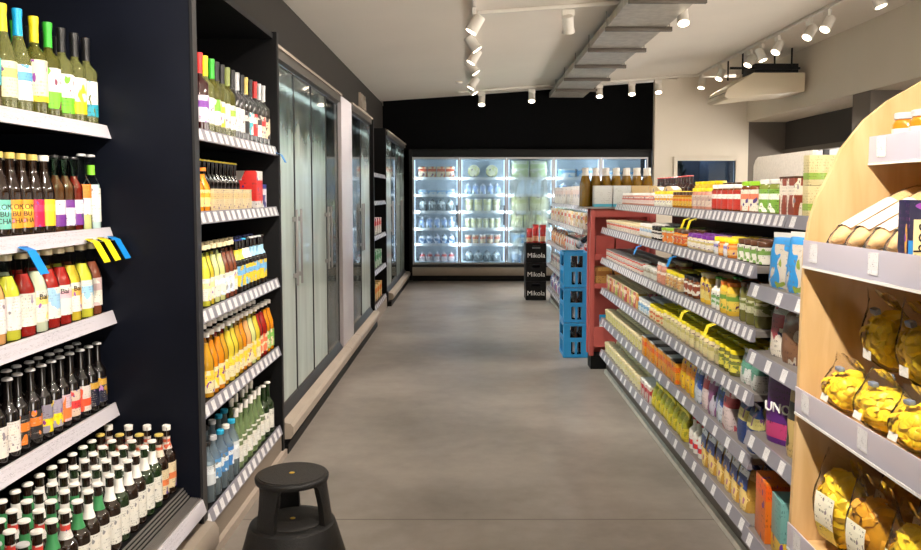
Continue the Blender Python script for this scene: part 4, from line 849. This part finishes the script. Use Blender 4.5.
for k, (c, n2) in enumerate((((240, 244, 244), 'white'), ((240, 244, 244), 'white'), ((236, 206, 150), 'beige'), ((236, 206, 150), 'beige'))):
    put(box_spec(.155, .12, .185, P(c, (90, 190, 220) if k < 2 else (220, 180, 120), (150, 150, 150), (0, .14), 223+k, blot=.8), None), 'wine_carton', (1.165+.163*k, 7.06, 1.4375), radians(90), f'{n2} carton in front of the golden bottles, {ordw(k+1)} from the aisle', 'carton', 'cartons in front of the golden bottles')
gb = bottle_spec('champ', .0455, .345, gold_glass, cap['white'], None, capz=.80, capstyle='foil', seg=18)
for r in range(2):
    for k in range(7):
        put(gb, 'champagne_bottle', (1.04+.0925*k, 7.19+.1*r, 1.4375), 0, f'golden bottle with white neck foil, {ordw(k+1)} from the aisle, {("front", "back")[r]} row', 'bottle', 'golden bottles above the cartons')
# ------------------------------------------------------------------ blue bottle crates
bluep = mat('blue_crate_plastic', (44, 150, 214), .38, coat=.1)
def crate(x, y, z, label):
    w, d, h, t = .238, .36, .33, .012
    o = empty('bottle_crate', (x, y, z)); tag(o, label, 'crate', 'blue bottle crates in a stack')
    mb = MB()
    # front and back walls with a handle opening and two slots, built from bars
    for yy in (0, d-t):
        for a in ((0, w, 0, .03), (0, w, .3, h), (0, .05, .03, .3), (w-.05, w, .03, .3), (.05, w-.05, .15, .19)): mb.box(a[0], a[1], yy, yy+t, a[2], a[3])
        mb.box(w/2-.012, w/2+.012, yy, yy+t, .03, .15); mb.box(.05, .072, yy, yy+t, .03, .15); mb.box(w-.072, w-.05, yy, yy+t, .03, .15)
        mb.box(.05, .062, yy, yy+t, .19, .3); mb.box(w-.062, w-.05, yy, yy+t, .19, .3)
    for xx in (0, w-t):
        for a in ((t, d-t, 0, .03), (t, d-t, .3, h), (t, .06, .03, .3), (d-.06, d-t, .03, .3), (.06, d-.06, .15, .19)): mb.box(xx, xx+t, a[0], a[1], a[2], a[3])
        for q in range(5): yy = .06+(d-.132)*q/4; mb.box(xx, xx+t, yy, yy+.012, .03, .15)
    mb.box(t, w-t, t, d-t, .004, .012)
    part('shell', mb, bluep, o)
    part('grip_rim', MB().box(-.003, w+.003, -.003, .0, h-.028, h-.002).box(-.003, w+.003, -.003, 0, .002, .022), bluep, o)
    return o
bb = bottle_spec('stubby', .0295, .29, dark_glass, cap['gold'], L_((220, 226, 236), (196, 206, 220), 231, blot=.7), lab=(.1, .48), seg=14)
for s, n2 in enumerate(('lowest blue crate of the stack by the red display', 'middle blue crate of the stack by the red display', 'topmost blue crate of the stack by the red display')):
    z = .334*s; crate(.886, 7.5, z+.001, n2)
    for i in range(3):
        for j in range(4):
            put(bb, 'crate_bottle', (.886+.043+.0762*i, 7.5+.055+.0835*j, z+.0155), 0, f'brown bottle in the {n2.split(" of")[0]}, {ordw(i+1)} from the aisle, {ordw(j+1)} row back', 'bottle', 'brown bottles in the blue crates', nparts=9 if j == 0 else 1)
lb = put(bb, 'crate_bottle', (1.05, 7.72, 1.045), 0, 'brown bottle lying tilted on top of the blue crates', 'bottle', None, rot=(radians(60), radians(25), 0))
# ------------------------------------------------------------------ second gondola, farther down the aisle
ZB = {'lowest': .215, 'fourth': .555, 'third': .88, 'second': 1.19, 'top': 1.42}
tB = {'lowest': 8, 'fourth': 10, 'third': 10, 'second': 12, 'top': 10}
for i in range(3):
    gondola(8.0+1.22*i, 9.216+1.22*i, ('far gondola bay right behind the blue crates', 'middle bay of the far gondola', 'end bay of the far gondola beside the black crates')[i], ZB, GX, 1.2, tB, ('gshelf', 'rail'))
def fillB(k, ya, yb, pitch, spec, desc, name, cat, rows=1, **kw):
    fill(k, ya, yb, pitch, spec, desc, name, cat, rows=rows, z=ZB[k], shname=f'{k} far gondola shelf', x0=(1.2 if k == 'top' else GX)+.07, grp=f'{cat}s on the far gondola', **kw)
wp = L_((236, 230, 222), (214, 190, 180), 241, blot=.62)
fillB('top', 11.6, 8.05, .22, box_spec(.2, .12, .2, wp, None), 'white paper pack', 'paper_pack', 'pack', x0=None) if 0 else fill('top', 11.6, 8.05, .22, box_spec(.2, .12, .22, wp, None), 'white paper pack', 'paper_pack', 'pack', rows=1, z=ZB['top'], shname='top far gondola shelf', x0=1.295)
Bx = lambda b, a, s, w=.1, h=.16, blot=.54: (box_spec(w, .08, h, L_(b, a, s, blot=blot), None))
fillB('second', 11.6, 8.05, .13, None, None, 'snack_box', 'box', alt=[(Bx((236, 226, 210), (206, 150, 90), 242), 'cream snack box'), (Bx((226, 196, 130), (236, 232, 220), 243), 'tan snack box'), (Bx((236, 232, 226), (200, 90, 70), 244), 'white and red snack box')])
fillB('third', 11.6, 9.9, .14, None, None, 'snack_bag', 'bag', alt=[(pouch_spec(.12, .07, .19, L_((230, 140, 50), (236, 220, 180), 245), cap['orange'], 0), 'orange snack bag'), (pouch_spec(.12, .07, .19, L_((236, 226, 216), (206, 120, 70), 246), cap['white'], 1), 'white snack bag')])
fillB('third', 9.9, 8.05, .12, None, None, 'snack_box', 'box', alt=[(Bx((236, 234, 230), (190, 196, 206), 247), 'white household box'), (Bx((236, 228, 220), (214, 60, 50), 248), 'red topped white box')])
fillB('fourth', 11.6, 8.05, .13, None, None, 'snack_box', 'box', alt=[(Bx((232, 230, 226), (120, 130, 150), 249), 'white and grey box'), (Bx((200, 196, 190), (90, 90, 110), 250), 'grey box'), (Bx((236, 232, 226), (180, 110, 110), 251), 'white and rose box')])
fillB('lowest', 11.6, 8.05, .14, None, None, 'snack_bag', 'bag', alt=[(pouch_spec(.12, .08, .2, L_((206, 120, 160), (236, 226, 236), 252), cap['pink'], 0), 'pink bag'), (pouch_spec(.12, .08, .2, L_((226, 228, 236), (120, 130, 190), 253), cap['white'], 1), 'white and violet bag'), (pouch_spec(.12, .08, .2, L_((120, 130, 190), (236, 236, 240), 254), cap['purple'], 2), 'violet bag')])
# ------------------------------------------------------------------ black crates with red packs on top
blackp = mat('black_crate_plastic', (8, 7, 8), .45, spec=.25)
for s in range(3):
    o = empty('drinks_crate', (.816, 11.62, .277*s+.001)); tag(o, ('lowest', 'middle', 'topmost')[s]+' black lettered crate of the stack near the freezer', 'crate', 'black lettered crates in a stack')
    w, d, h = .297, .4, .275
    part('shell', MB().box(0, w, 0, d, 0, .2).box(0, .09, 0, .012, .2, .24).box(w-.09, w, 0, .012, .2, .24).box(0, w, 0, .012, .24, h).box(0, .012, .012, d, .2, h).box(w-.012, w, .012, d, .2, h).box(.012, w-.012, d-.012, d, .2, h), blackp, o)
    part('handle_grip', B(.1, w-.1, -.006, 0, .236, .25), M['darkframe'], o)
    link('lettering', text_mesh('Mikola', .098, M['inkw']), o, (w/2, -.0012, .1), (radians(90), 0, 0))
redpk = L_((206, 36, 32), (236, 190, 150), 261, band=(.1, .4), blot=.7)
for k in range(3):
    put(pouch_spec(.09, .1, .25-.05*(k == 0), redpk, cap['red'], k), 'coffee_bag', (.872+.098*k, 11.72+.1*(k % 2), .834), radians(90), ('small red bag at the aisle side of the black crates', 'tall red bag in the middle on the black crates', 'tall red bag beside the far gondola on the black crates')[k], 'bag', 'red bags on the black crates')
# ------------------------------------------------------------------ plywood display on the right
PY0, PY1 = 1.0, 2.5
pw = tag(empty('plywood_display', (0, 0, 0)), 'pale plywood display with a curved side panel, holding bread and corn snack bags', 'display')
edge = [(1.02, 0), (1.03, .47), (1.043, .9), (1.05, 1.37), (1.062, 1.46), (1.085, 1.54), (1.108, 1.585), (1.155, 1.69), (1.225, 1.78), (1.295, 1.838), (1.41, 1.905), (1.5, 1.94), (1.62, 1.96), (1.75, 1.965), (1.75, 0)]
part('side_panel', MB().prism(edge, 'y', PY1, PY1+.022), M['wood'], pw, bev=.002)
part('back_panel', B(1.73, 1.75, PY0, PY1-.001, 0, 1.95), M['wood'], pw)
railp = clear('frosted_price_rail', (226, 222, 236), .15, milk=.9, milkcol=(240, 237, 250), rough=.15)
PZ = ((.44, 1.03, .56), (.88, 1.043, .54), (1.345, 1.055, .52), (1.665, 1.25, .3))
for z, x, dp in PZ:
    s = part('shelf', B(x+.004, 1.729, PY0, PY1-.001, z-.018, z), M['wood'], pw)
    part('shelf_lip', B(x-.006, x+.003, PY0, PY1-.001, z-.024, z+.004), M['whitemetal'], s)
    part('price_rail', B(x-.012, x-.0075, PY0, PY1-.001, z-.018, z+.062), railp, s)
    part('rail_edge', B(x-.014, x-.007, PY0, PY1-.001, z-.026, z-.0185), M['whitemetal'], s)
    for y in (2.42, 2.06, 1.7): link('price_tag', cm(('ptag',), lambda: B(-.0012, 0, -.026, .026, 0, .058).mesh('price_tag', M['tagw'])), s, (x-.0128, y, z-.004))
GP = 'goods on the plywood display'
# jars on the upper shelf
for k in range(5):
    put(jar_spec(.044, .125, mat('amber_honey', (206, 122, 26), .1, coat=.5), cap['silver'], L_((240, 236, 224), (226, 220, 200), 271, blot=.72), lab=(.05, .62)), 'honey_jar', (1.305, 2.40-.094*k, 1.6655), 0, f'amber jar with silver lid, {ordw(k+1)} from the plywood side panel', 'jar', 'amber jars on the plywood display')
# baguettes in printed paper on the middle shelf
crust = mat('golden_bread_crust', (226, 184, 122), .55, bump=.4, bscale=30, var=.25)
bagp = P((240, 230, 212), (140, 96, 190), (110, 70, 170), (.3, .72), 272, blot=.9, fine=14)
sleeve = clear('bread_bag_film', (250, 248, 244), .08, milk=.12, milkcol=(240, 236, 230), rough=.1)
def loaf(L, r, m, nm, r2=1):
    vs, seg, n = [], 12, 14
    for i in range(n+1):
        t = i/n; rr = r*(1-abs(2*t-1)**5*.75)
        for k in range(seg):
            a = 2*pi*k/seg; bump = 1+.05*sin(t*40+a)*(sin(a) > 0)*r2
            vs.append((rr*cos(a)*bump, (t-.5)*L, rr*sin(a)*.8*bump))
    fs = [(i*seg+k, i*seg+(k+1) % seg, (i+1)*seg+(k+1) % seg, (i+1)*seg+k) for i in range(n) for k in range(seg)]+[tuple(range(seg-1, -1, -1)), tuple(n*seg+k for k in range(seg))]
    return MB().add(vs, fs).mesh(nm, m, smooth=80)
lm = loaf(.34, .036, crust, 'baguette'); fmesh = loaf(.37, .0395, sleeve, 'wrapper', 0)
bandm = MB()
for k in range(9):
    pass
def band():
    vs, fs = [], []
    for i, t in enumerate((-.12, -.06, 0, .055)):
        for k in range(8):
            a = pi*.02+pi*1.02*k/7+pi*.2; vs.append((.041*cos(a), t, .041*sin(a)*.8))
    for i in range(3):
        for k in range(7): fs.append((i*8+k, i*8+k+1, (i+1)*8+k+1, (i+1)*8+k))
    return MB().add(vs, fs).mesh('printed_band', bagp, smooth=60, rec=False)
bm_ = band()
lo = [(1.11, 2.385, 1.425, 0), (1.115, 2.285, 1.425, 0), (1.12, 2.185, 1.425, 0), (1.125, 2.09, 1.425, 0)]
for k, (x, y, z, yaw) in enumerate(lo):
    o = link('baguette', lm, None, (x+.106, y, z+.062), (0, radians(0), 0)); o.rotation_euler = (radians(-2), radians(-28), radians(90)) if 0 else (radians(27), 0, radians(-78))
    tag(o, f'wrapped baguette leaning on the plywood shelf, {ordw(k+1)} from the side panel', 'bread', 'wrapped baguettes on the plywood display')
    link('wrapper', fmesh, o); link('printed_band', bm_, o)
cb = put(box_spec(.05, .22, .19, P((30, 28, 66), (200, 150, 60), (120, 60, 110), (2, 3), 273, blot=.56), None), 'biscuit_box', (1.188, 1.99, 1.3455), 0, 'dark blue biscuit box with cream lettered front beside the baguettes', 'box', None)
part('front_print', B(-.098, .09, -.0264, -.0252, .012, .142), mat('cream_print', (240, 222, 170), .4), cb)
link('lettering', text_mesh('Choc\nCroc', .05, M['inkk'], line=.72), cb, (-.06, -.0272, .078), (0, radians(-90), radians(0))).rotation_euler = (radians(90), radians(-90), 0)
part('blue_sticker', B(-.1095, -.098, -.0266, -.0252, .05, .09), M['blueflag'], cb)
# bags of corn snacks: lumpy golden filling inside clear film
corn = mat('golden_corn_snack', (255, 220, 44), .4, var=.22, bscale=22)
corn2 = mat('toasted_corn_snack', (222, 160, 24), .45, var=.35, bscale=22)
bagfilm = clear('snack_bag_film', (252, 250, 246), .07, milk=.04, milkcol=(240, 236, 226), rough=.12)
stick = P((246, 244, 236), (226, 222, 210), (90, 80, 70), (2, 3), 274, blot=.8)
def chips(n, rx, ry, rz, seed, m, size=.028):
    """curled snack pieces packed as an ellipsoid heap"""
    rnd = random.Random(seed); mb = MB()
    for i in range(n):
        u = rnd.uniform(-1, 1); a = rnd.uniform(0, 2*pi); q = math.sqrt(1-u*u); f = rnd.uniform(.78, 1)
        c = Vector((rx*q*cos(a)*f, ry*q*sin(a)*f, rz*u*f))
        nrm = Vector((c.x/rx**2, c.y/ry**2, c.z/rz**2)).normalized(); nrm = (nrm+Vector((rnd.uniform(-.5, .5), rnd.uniform(-.5, .5), rnd.uniform(-.5, .5)))).normalized()
        t = nrm.orthogonal().normalized(); t = (t*cos(a*3)+nrm.cross(t)*sin(a*3)); b = nrm.cross(t)
        vs = []
        for p in range(4):
            for r in range(3):
                s = (p/3-.5)*2; w = (r-1)
                vs.append(c+t*s*size*.9+b*w*size*.55*(1-.25*s*s)+nrm*(-.5*size*s*s*.9-.25*size*w*w))
        k = len(vs); top = [v+nrm*.0022 for v in vs]
        fs = []
        for p in range(3):
            for r in range(2):
                x = p*3+r; fs += [(x, x+1, x+4, x+3), (k+x, k+x+3, k+x+4, k+x+1)]
        mb.add(vs+top, fs)
    mb2 = MB(); mb2.lathe([(.05, -.95), (.6, -.8), (.86, -.45), (.9, 0), (.86, .45), (.6, .8), (.05, .95)], 14)
    mb.add([(v[0]*rx*.9, v[1]*ry*.9, v[2]*rz*.9) for v in mb2.v], mb2.f)
    return mb.mesh('snack_filling', m, smooth=40)
def filmbag(rx, ry, rz, top, seed):
    seg, n, vs = 22, 12, []
    for i in range(n+1):
        t = i/n
        if t < .7:
            ph = -pi/2+(t/.7)*pi*.72; x = rx*1.07*max(cos(ph), .02); y = ry*1.07*max(cos(ph), .02); z = rz*1.05*sin(ph)
            x0, y0, z0 = x, y, z
        else:
            s = (t-.7)/.3; x = x0*(1-s)+.006*s; y = y0*(1-s*.25); z = z0+s*top
        for k in range(seg):
            a = 2*pi*k/seg; nv = noise.noise_vector(Vector((cos(a)*3+seed, sin(a)*3, t*5)))
            cr = .004+.014*max(0, t-.6)/.4
            vs.append((x*cos(a)+nv.x*cr, y*sin(a)+nv.y*cr, z+nv.z*cr*.5))
    fs = [(i*seg+k, i*seg+(k+1) % seg, (i+1)*seg+(k+1) % seg, (i+1)*seg+k) for i in range(n) for k in range(seg)]+[tuple(range(seg-1, -1, -1))]
    return MB().add(vs, fs).mesh('corn_snack_bag', bagfilm, smooth=60)
fb = [filmbag(.07, .088, .09, .1, s*5.3) for s in range(2)]
ch = [chips(150, .069, .087, .088, s+3, corn) for s in range(2)]
tie = plain('grey_blue_tie', (120, 134, 160), .4)
tiem = MB().box(-.009, .009, -.016, .016, -.009, .009).mesh('tie', tie, bev=.004); stm = MB().box(-.0012, 0, -.022, .022, -.014, .014).mesh('sticker', stick)
def cornbag(x, y, z, tilt, label, k, yaw=0):
    o = link('corn_snack_bag', fb[k % 2], None, (x, y, z), (tilt[0], tilt[1], yaw)); tag(o, label, 'snack bag', 'golden corn snack bags on the plywood display')
    if k < 4: o.scale = (1, 1, .7)
    f = link('snack_filling', ch[k % 2], o); f['kind'] = 'stuff'
    link('sticker', stm, o, (-.075, 0, -.02), (0, .25, 0)); link('tie', tiem, o, (-.02, .01, .095))
z1 = .8805
cb_ = [(1.15, 2.392, z1+.075, (.05, -.1), 'corn snack bag touching the side panel, lower row of the plywood shelf'), (1.155, 2.196, z1+.075, (0, -.1), 'corn snack bag second from the side panel, lower row of the plywood shelf'), (1.15, 2.0, z1+.075, (-.05, -.1), 'corn snack bag third from the side panel, lower row'),
       (1.15, 1.805, z1+.075, (0, -.1), 'corn snack bag fourth from the side panel, lower row'),
       (1.22, 2.296, z1+.246, (.1, -.3), 'tied corn snack bag lying on top beside the side panel'), (1.22, 2.1, z1+.24, (0, -.3), 'tied corn snack bag lying on top, second from the side panel'), (1.22, 1.905, z1+.24, (-.1, -.3), 'tied corn snack bag lying on top, third from the side panel')]
for k, a in enumerate(cb_): cornbag(*a, k)
# lower shelf: flat bags with a yellow printed band
fb2 = filmbag(.062, .095, .13, .10, 9.1); ch2 = [chips(150, .06, .09, .125, 21+s, (corn, corn2)[s], .034) for s in range(2)]
ylab = P((244, 226, 90), (250, 246, 224), (60, 60, 40), (.35, 1), 275, blot=.68, fine=14)
yb = MB()
for i in range(7):
    a0, a1 = -.85+1.3*i/7, -.85+1.3*(i+1)/7
    f = lambda a: (-.069*cos(a)-.001, .135*sin(a))
    (x0, z0), (x1, z1_) = f(a0), f(a1)
    yb.add([(x0, -.038, z0), (x0, .038, z0), (x1, .038, z1_), (x1, -.038, z1_), (x0-.001, -.038, z0), (x0-.001, .038, z0), (x1-.001, .038, z1_), (x1-.001, -.038, z1_)], [(0, 1, 2, 3), (4, 7, 6, 5), (0, 4, 5, 1), (1, 5, 6, 2), (2, 6, 7, 3), (3, 7, 4, 0)])
ybm = yb.mesh('printed_band', ylab, smooth=50)
for k, (x, y, tl) in enumerate(((1.14, 2.39, (.12, -.12)), (1.14, 2.18, (.1, -.15)), (1.14, 1.97, (.08, -.12)), (1.31, 2.36, (0, 0)), (1.31, 2.15, (0, 0)))):
    o = link('tortilla_bag', fb2, None, (x, y, .4405+.15), (tl[0], tl[1], (.3, .2, .1, 0, 0)[k])); tag(o, ('snack bag with yellow band touching the side panel on the low plywood shelf', 'snack bag with yellow band, second from the side panel, low plywood shelf', 'snack bag with yellow band, third from the side panel, low plywood shelf', 'toasted snack bag behind the first banded bag, low plywood shelf', 'toasted snack bag behind the second banded bag, low plywood shelf')[k], 'snack bag', 'banded snack bags on the plywood display')
    f = link('snack_filling', ch2[k % 2], o); f['kind'] = 'stuff'
    link('printed_band', ybm, o)
# ------------------------------------------------------------------ kick stool
blk = mat('black_stool_plastic', (10, 9, 9), .5, bump=.25, bscale=160); blkt = mat('stool_rubber_top', (30, 27, 25), .75, bump=.5, bscale=220)
st = tag(empty('kick_stool', (-.717, 3.151, 0)), 'round black kick stool standing on the floor by the wall racks', 'stool')
part('base', MB().lathe([(.222, .012), (.225, .02), (.222, .05), (.178, .205), (.17, .228), (.155, .236), (.13, .237)], 48), blk, st, smooth=40)
part('step_pad', MB().lathe([(.128, .2365), (.128, .24), (.12, .2425)], 40), blkt, st)
def leg(a):
    vs, n = [], 6; mb = MB(); hw = .30
    zs = ((.236, .158, .1), (.32, .147, .105), (.385, .138, .115), (.408, .134, .13))
    for z, ro, f in zs:
        w = hw*(1 if z < .38 else 1.25 if z < .4 else 1.7)
        for k in range(n+1):
            t = a-w+2*w*k/n; vs += [(ro*cos(t), ro*sin(t), z), ((ro-.024)*cos(t), (ro-.024)*sin(t), z)]
    m = 2*(n+1); fs = []
    for i in range(3):
        for k in range(n):
            p = i*m+2*k; fs += [(p, p+2, p+m+2, p+m), (p+1, p+m+1, p+m+3, p+3)]
        fs += [(i*m, i*m+m, i*m+m+1, i*m+1), (i*m+m-2, i*m+m-1, i*m+2*m-1, i*m+2*m-2)]
    for k in range(n): fs += [(2*k, 2*k+1, 2*k+3, 2*k+2), (3*m+2*k, 3*m+2*k+2, 3*m+2*k+3, 3*m+2*k+1)]
    return mb.add(vs, fs)
for a in (238, 352, 108): part('leg', leg(radians(a)), blk, st, smooth=40)
tpz = part('top_rim', MB().lathe([(.134, .4), (.144, .403), (.146, .41), (.146, .42), (.142, .426), (.13, .428)], 48), blk, st, smooth=40)
part('tread_pad', MB().lathe([(.134, .427), (.134, .4295), (.131, .4305)], 44), blkt, st)
for z in (.4306, .2426): part('centre_cap', MB().lathe([(.011, z-.002), (.011, z+.001), (.008, z+.002)], 16), mat('brass_stud', (214, 176, 70), .35, .6), st, label='yellow stud')
# ------------------------------------------------------------------ ceiling: tracks, spot lamps, cable tray, air conditioner
def track(p0, p1, label):
    p0, p1 = Vector(p0), Vector(p1); d = p1-p0; L = d.length
    o = link('light_track', B(0, L, -.018, .018, -.034, 0).mesh('light_track', M['lamp'], bev=.002), None, p0); tag(o, label, 'light track')
    o.rotation_euler = d.to_track_quat('X', 'Z').to_euler()
    part('end_cap', B(L, L+.012, -.02, .02, -.036, 0), M['lamp'], o)
cz = lambda x: ceil_z(x)-.003
TX = .04
track((TX, -1.2, cz(TX)), (TX, 12.5, cz(TX)), 'white ceiling track running along the aisle above the stool')
track((TX+.03, 7.87, cz(TX+.03)), (3.83, 7.87, cz(3.83)), 'white ceiling track crossing under the ceiling before the cable tray')
track((-.2, 13.75, cz(-.2)), (3.9, 13.75, cz(3.9)), 'white ceiling track crossing in front of the black end wall')
track((3.86, 1.5, cz(3.86)), (3.86, 13.7, cz(3.86)), 'white ceiling track along the white bulkhead with the air conditioner')
hous = MB().lathe([(.05, -.165), (.056, -.16), (.056, -.03), (.062, -.02), (.062, 0), (.056, .001)], 20).mesh('housing', M['lamp'], smooth=40)
lens = MB().lathe([(.05, .0012), (.05, .004), (.046, .005)], 20).mesh('lens', M['lampon'])
adap = B(-.018, .018, -.06, .06, -.062, 0).mesh('adapter', M['lamp'], bev=.003)
stemm = B(-.008, .008, -.008, .008, -.13, -.06).mesh('stem', M['lamp'])
def lamp(x, y, tgt, label, e=60, size=75, ax=0):
    z = cz(x)-.045
    o = tag(empty('track_spotlight', (x, y, z)), label, 'spotlight', 'white track spotlights')
    a = link('adapter', adap, o, rot=(0, 0, ax)); link('stem', stemm, a)
    piv = Vector((0, 0, -.16)); d = (Vector(tgt)-Vector((x, y, z-.16))).normalized()
    q = d.to_track_quat('Z', 'Y').to_euler(); hl = link('housing', hous, o, piv+d*.06, q); link('lens', lens, hl)
    s = bpy.data.lights.new('spot', 'SPOT'); s.energy = e; s.spot_size = radians(size); s.spot_blend = .6; s.shadow_soft_size = .05; s.color = (1, .91, .8)
    so = bpy.data.objects.new('spot', s); C.objects.link(so); so.parent = o; so.location = piv+d*.075; so.rotation_euler = d.to_track_quat('-Z', 'Y').to_euler()
E_ = 125
for k, (y, tx, ty) in enumerate(((7.55, -1.2, 7.5), (8.5, 1.5, 8.6), (9.3, -1.2, 9.3), (10.1, 1.5, 10.1), (11.5, -1.2, 11.5), (12.1, 1.4, 12.1))):
    lamp(TX, y, (tx, ty, 1.0), f'white spotlight on the long aisle track, {ordw(k+1)} seen from the camera', E_)
for k, (y, tx, ty, tz) in enumerate(((-.4, -1.7, 1.9, 1.3), (.5, 1.4, 1.9, 1.0), (1.2, -1.6, 2.8, 1.1), (2.0, 1.5, 3.4, .9), (2.7, -1.5, 3.6, .9), (3.5, 1.4, 4.6, .8), (4.4, -1.4, 5.0, .8), (5.4, 1.4, 6.2, .8), (6.2, .2, 6.0, 0))):
    lamp(TX, y, (tx, ty, tz), f'added spotlight on the aisle track overhead, {ordw(k+1)} along its near stretch', E_*(1.0 if y < 3 else .8))  # lamps out of view, added to light the near shelves
for k, (y, ty, tz) in enumerate(((.82, 2.0, .5), (1.62, 2.25, .95))): lamp(TX, y, (1.25, ty, tz), f'added spotlight aimed at the plywood display, {ordw(k+1)} along the aisle track', 72, 48)  # extra unseen lamps, added to brighten the snack bags
lamp(.95, 7.87, (1.3, 9.3, .8), 'white spotlight on the crossing track between aisle track and cable tray', E_, ax=pi/2)
lamp(2.06, 7.87, (2.0, 6.6, .8), 'bright white spotlight on the crossing track right of the cable tray', E_, ax=pi/2)
for k, x in enumerate((.2, 1.05, 2.2, 2.75, 3.2)): lamp(x, 13.75, (x-.1, 12.7, 1.0), f'white spotlight on the end wall track, {ordw(k+1)} from the freezer corner', E_*.6, ax=pi/2)
for k, (y, tx, ty) in enumerate(((13.5, 3.4, 13.0), (12.5, 2.6, 11.8), (11.2, 2.4, 10.6), (10.75, 4.6, 10.2), (10.2, 2.4, 9.4), (9.25, 2.2, 8.6), (8.8, 2.4, 8.0), (7.7, 4.6, 7.2))):
    lamp(3.86, y, (tx, ty, 1.0), f'white spotlight on the bulkhead track, {ordw(k+1)} from its far corner', E_*.8)
for k, (y, tx, ty) in enumerate(((5.4, 1.7, 4.9), (4.0, 1.6, 3.6), (2.8, 1.4, 2.6))): lamp(3.86, y, (tx, ty, 1.0), f'added spotlight on the near end of the bulkhead track, {ordw(k+1)} from the middle', E_)  # unseen lamps added to light the near right side
# cable tray
ct = tag(empty('cable_tray', (0, 0, 0)), 'grey metal cable tray hung under the ceiling, running along the aisle', 'cable tray')
tx0, tx1 = 1.40, 2.0
tzz = ceil_z(1.68)-.175
part('side_rail', B(tx0, tx0+.012, 4.5, 14.3, tzz, tzz+.085), M['steel'], ct); part('side_rail', B(tx1-.012, tx1, 4.5, 14.3, tzz, tzz+.085), M['steel'], ct)
part('tray_floor', B(tx0+.012, tx1-.012, 4.5, 14.3, tzz, tzz+.004), M['steel'], ct)
cbm = [mat('grey_cable', (96, 90, 84), .6), mat('black_cable', (40, 38, 36), .6)]
for k in range(6): part('cable', MB().tube((tx0+.05+.075*k, 4.5, tzz+.026), (tx0+.05+.075*k, 14.3, tzz+.026), .02, 8), cbm[k % 2], ct)
y = 4.7
while y < 14.2:
    rg = part('strut', B(tx0-.02, tx1+.06, y-.022, y+.022, tzz-.046, tzz-.002), mat('dark_strut_steel', (92, 84, 76), .45, .5), ct, bev=.002)
    for x in (tx0-.01, tx1+.035): part('hanger_rod', MB().tube((x, y, tzz-.003), (x, y, ceil_z(x)+.004), .006, 6), M['steel'], rg)
    y += 1.2
# air conditioner
acm = mat('cream_ac_plastic', (212, 198, 172), .45)
ac = tag(empty('ac_unit', (0, 11.5, 0)), 'cream ceiling air conditioner hung beside the white bulkhead', 'air conditioner')
part('body', MB().prism([(3.62, 2.93), (3.68, 2.9), (4.1, 2.95), (4.76, 3.0), (4.76, 3.27), (4.03, 3.27), (3.66, 3.05)], 'y', 0, .85), acm, ac, bev=.01)
part('outlet_flap', MB().prism([(3.63, 2.99), (3.645, 2.985), (3.9, 3.155), (3.885, 3.165)], 'y', .04, .8), mat('ac_vent_grey', (120, 110, 98), .5), ac)
part('pipe_box', B(4.1, 4.72, .15, .7, 3.28, 3.42), M['black'], ac)
for x, yy in ((3.9, .1), (4.6, .1), (3.9, .75), (4.6, .75)): part('hanger_rod', MB().tube((x, yy, 3.26), (x, yy, ceil_z(x)+.004), .012, 6), M['black'], ac)
part('support_bar', B(3.72, 4.72, .08, .12, 3.33, 3.36), M['black'], ac)
sd = tag(link('smoke_detector', MB().lathe([(.03, -.035), (.05, -.028), (.055, 0)], 20).mesh('smoke_detector', M['lamp']), None, (-.17, 12.6, cz(-.17))), 'small round smoke detector on the ceiling by the aisle track', 'smoke detector')
part('base_ring', MB().lathe([(.062, -.008), (.062, .002)], 20), acm, sd)
# ------------------------------------------------------------------ added world light through made-up openings, camera, view
w = bpy.data.worlds.new('World'); bpy.context.scene.world = w; w.use_nodes = True
bg = w.node_tree.nodes['Background']; nn, ll = w.node_tree.nodes, w.node_tree.links
# bright lower half added to light the ceiling from below, softer sky above
tcw = nn.new('ShaderNodeTexCoord'); sxyz = nn.new('ShaderNodeSeparateXYZ'); ll.new(tcw.outputs['Generated'], sxyz.inputs[0])
mrw = nn.new('ShaderNodeMapRange'); mrw.inputs[1].default_value = -.06; mrw.inputs[2].default_value = .04; mrw.inputs[3].default_value = 6.2; mrw.inputs[4].default_value = .7
ll.new(sxyz.outputs[2], mrw.inputs[0]); ll.new(mrw.outputs[0], bg.inputs[1]); bg.inputs[0].default_value = (1, .92, .82, 1)
cam = bpy.data.cameras.new('camera'); co = bpy.data.objects.new('camera', cam); C.objects.link(co)
cam.sensor_width = 36; cam.lens = FPX/921*36; cam.clip_start = .05
co.location = (0, 0, H); co.rotation_euler = (radians(90)-PITCH, 0, 0)
cam.shift_x = -(470-460.5)/921; cam.shift_y = (CYV-275)/921
sc = bpy.context.scene; sc.camera = co
sc.view_settings.view_transform = 'Standard'; sc.view_settings.look = 'None'; sc.view_settings.gamma = 1; sc.view_settings.exposure = .76
sc.view_settings.use_curve_mapping = False
try:
    sc.cycles.max_bounces = 8; sc.cycles.transparent_max_bounces = 24; sc.cycles.caustics_reflective = False; sc.cycles.caustics_refractive = False; sc.cycles.sample_clamp_indirect = 4
except Exception: pass
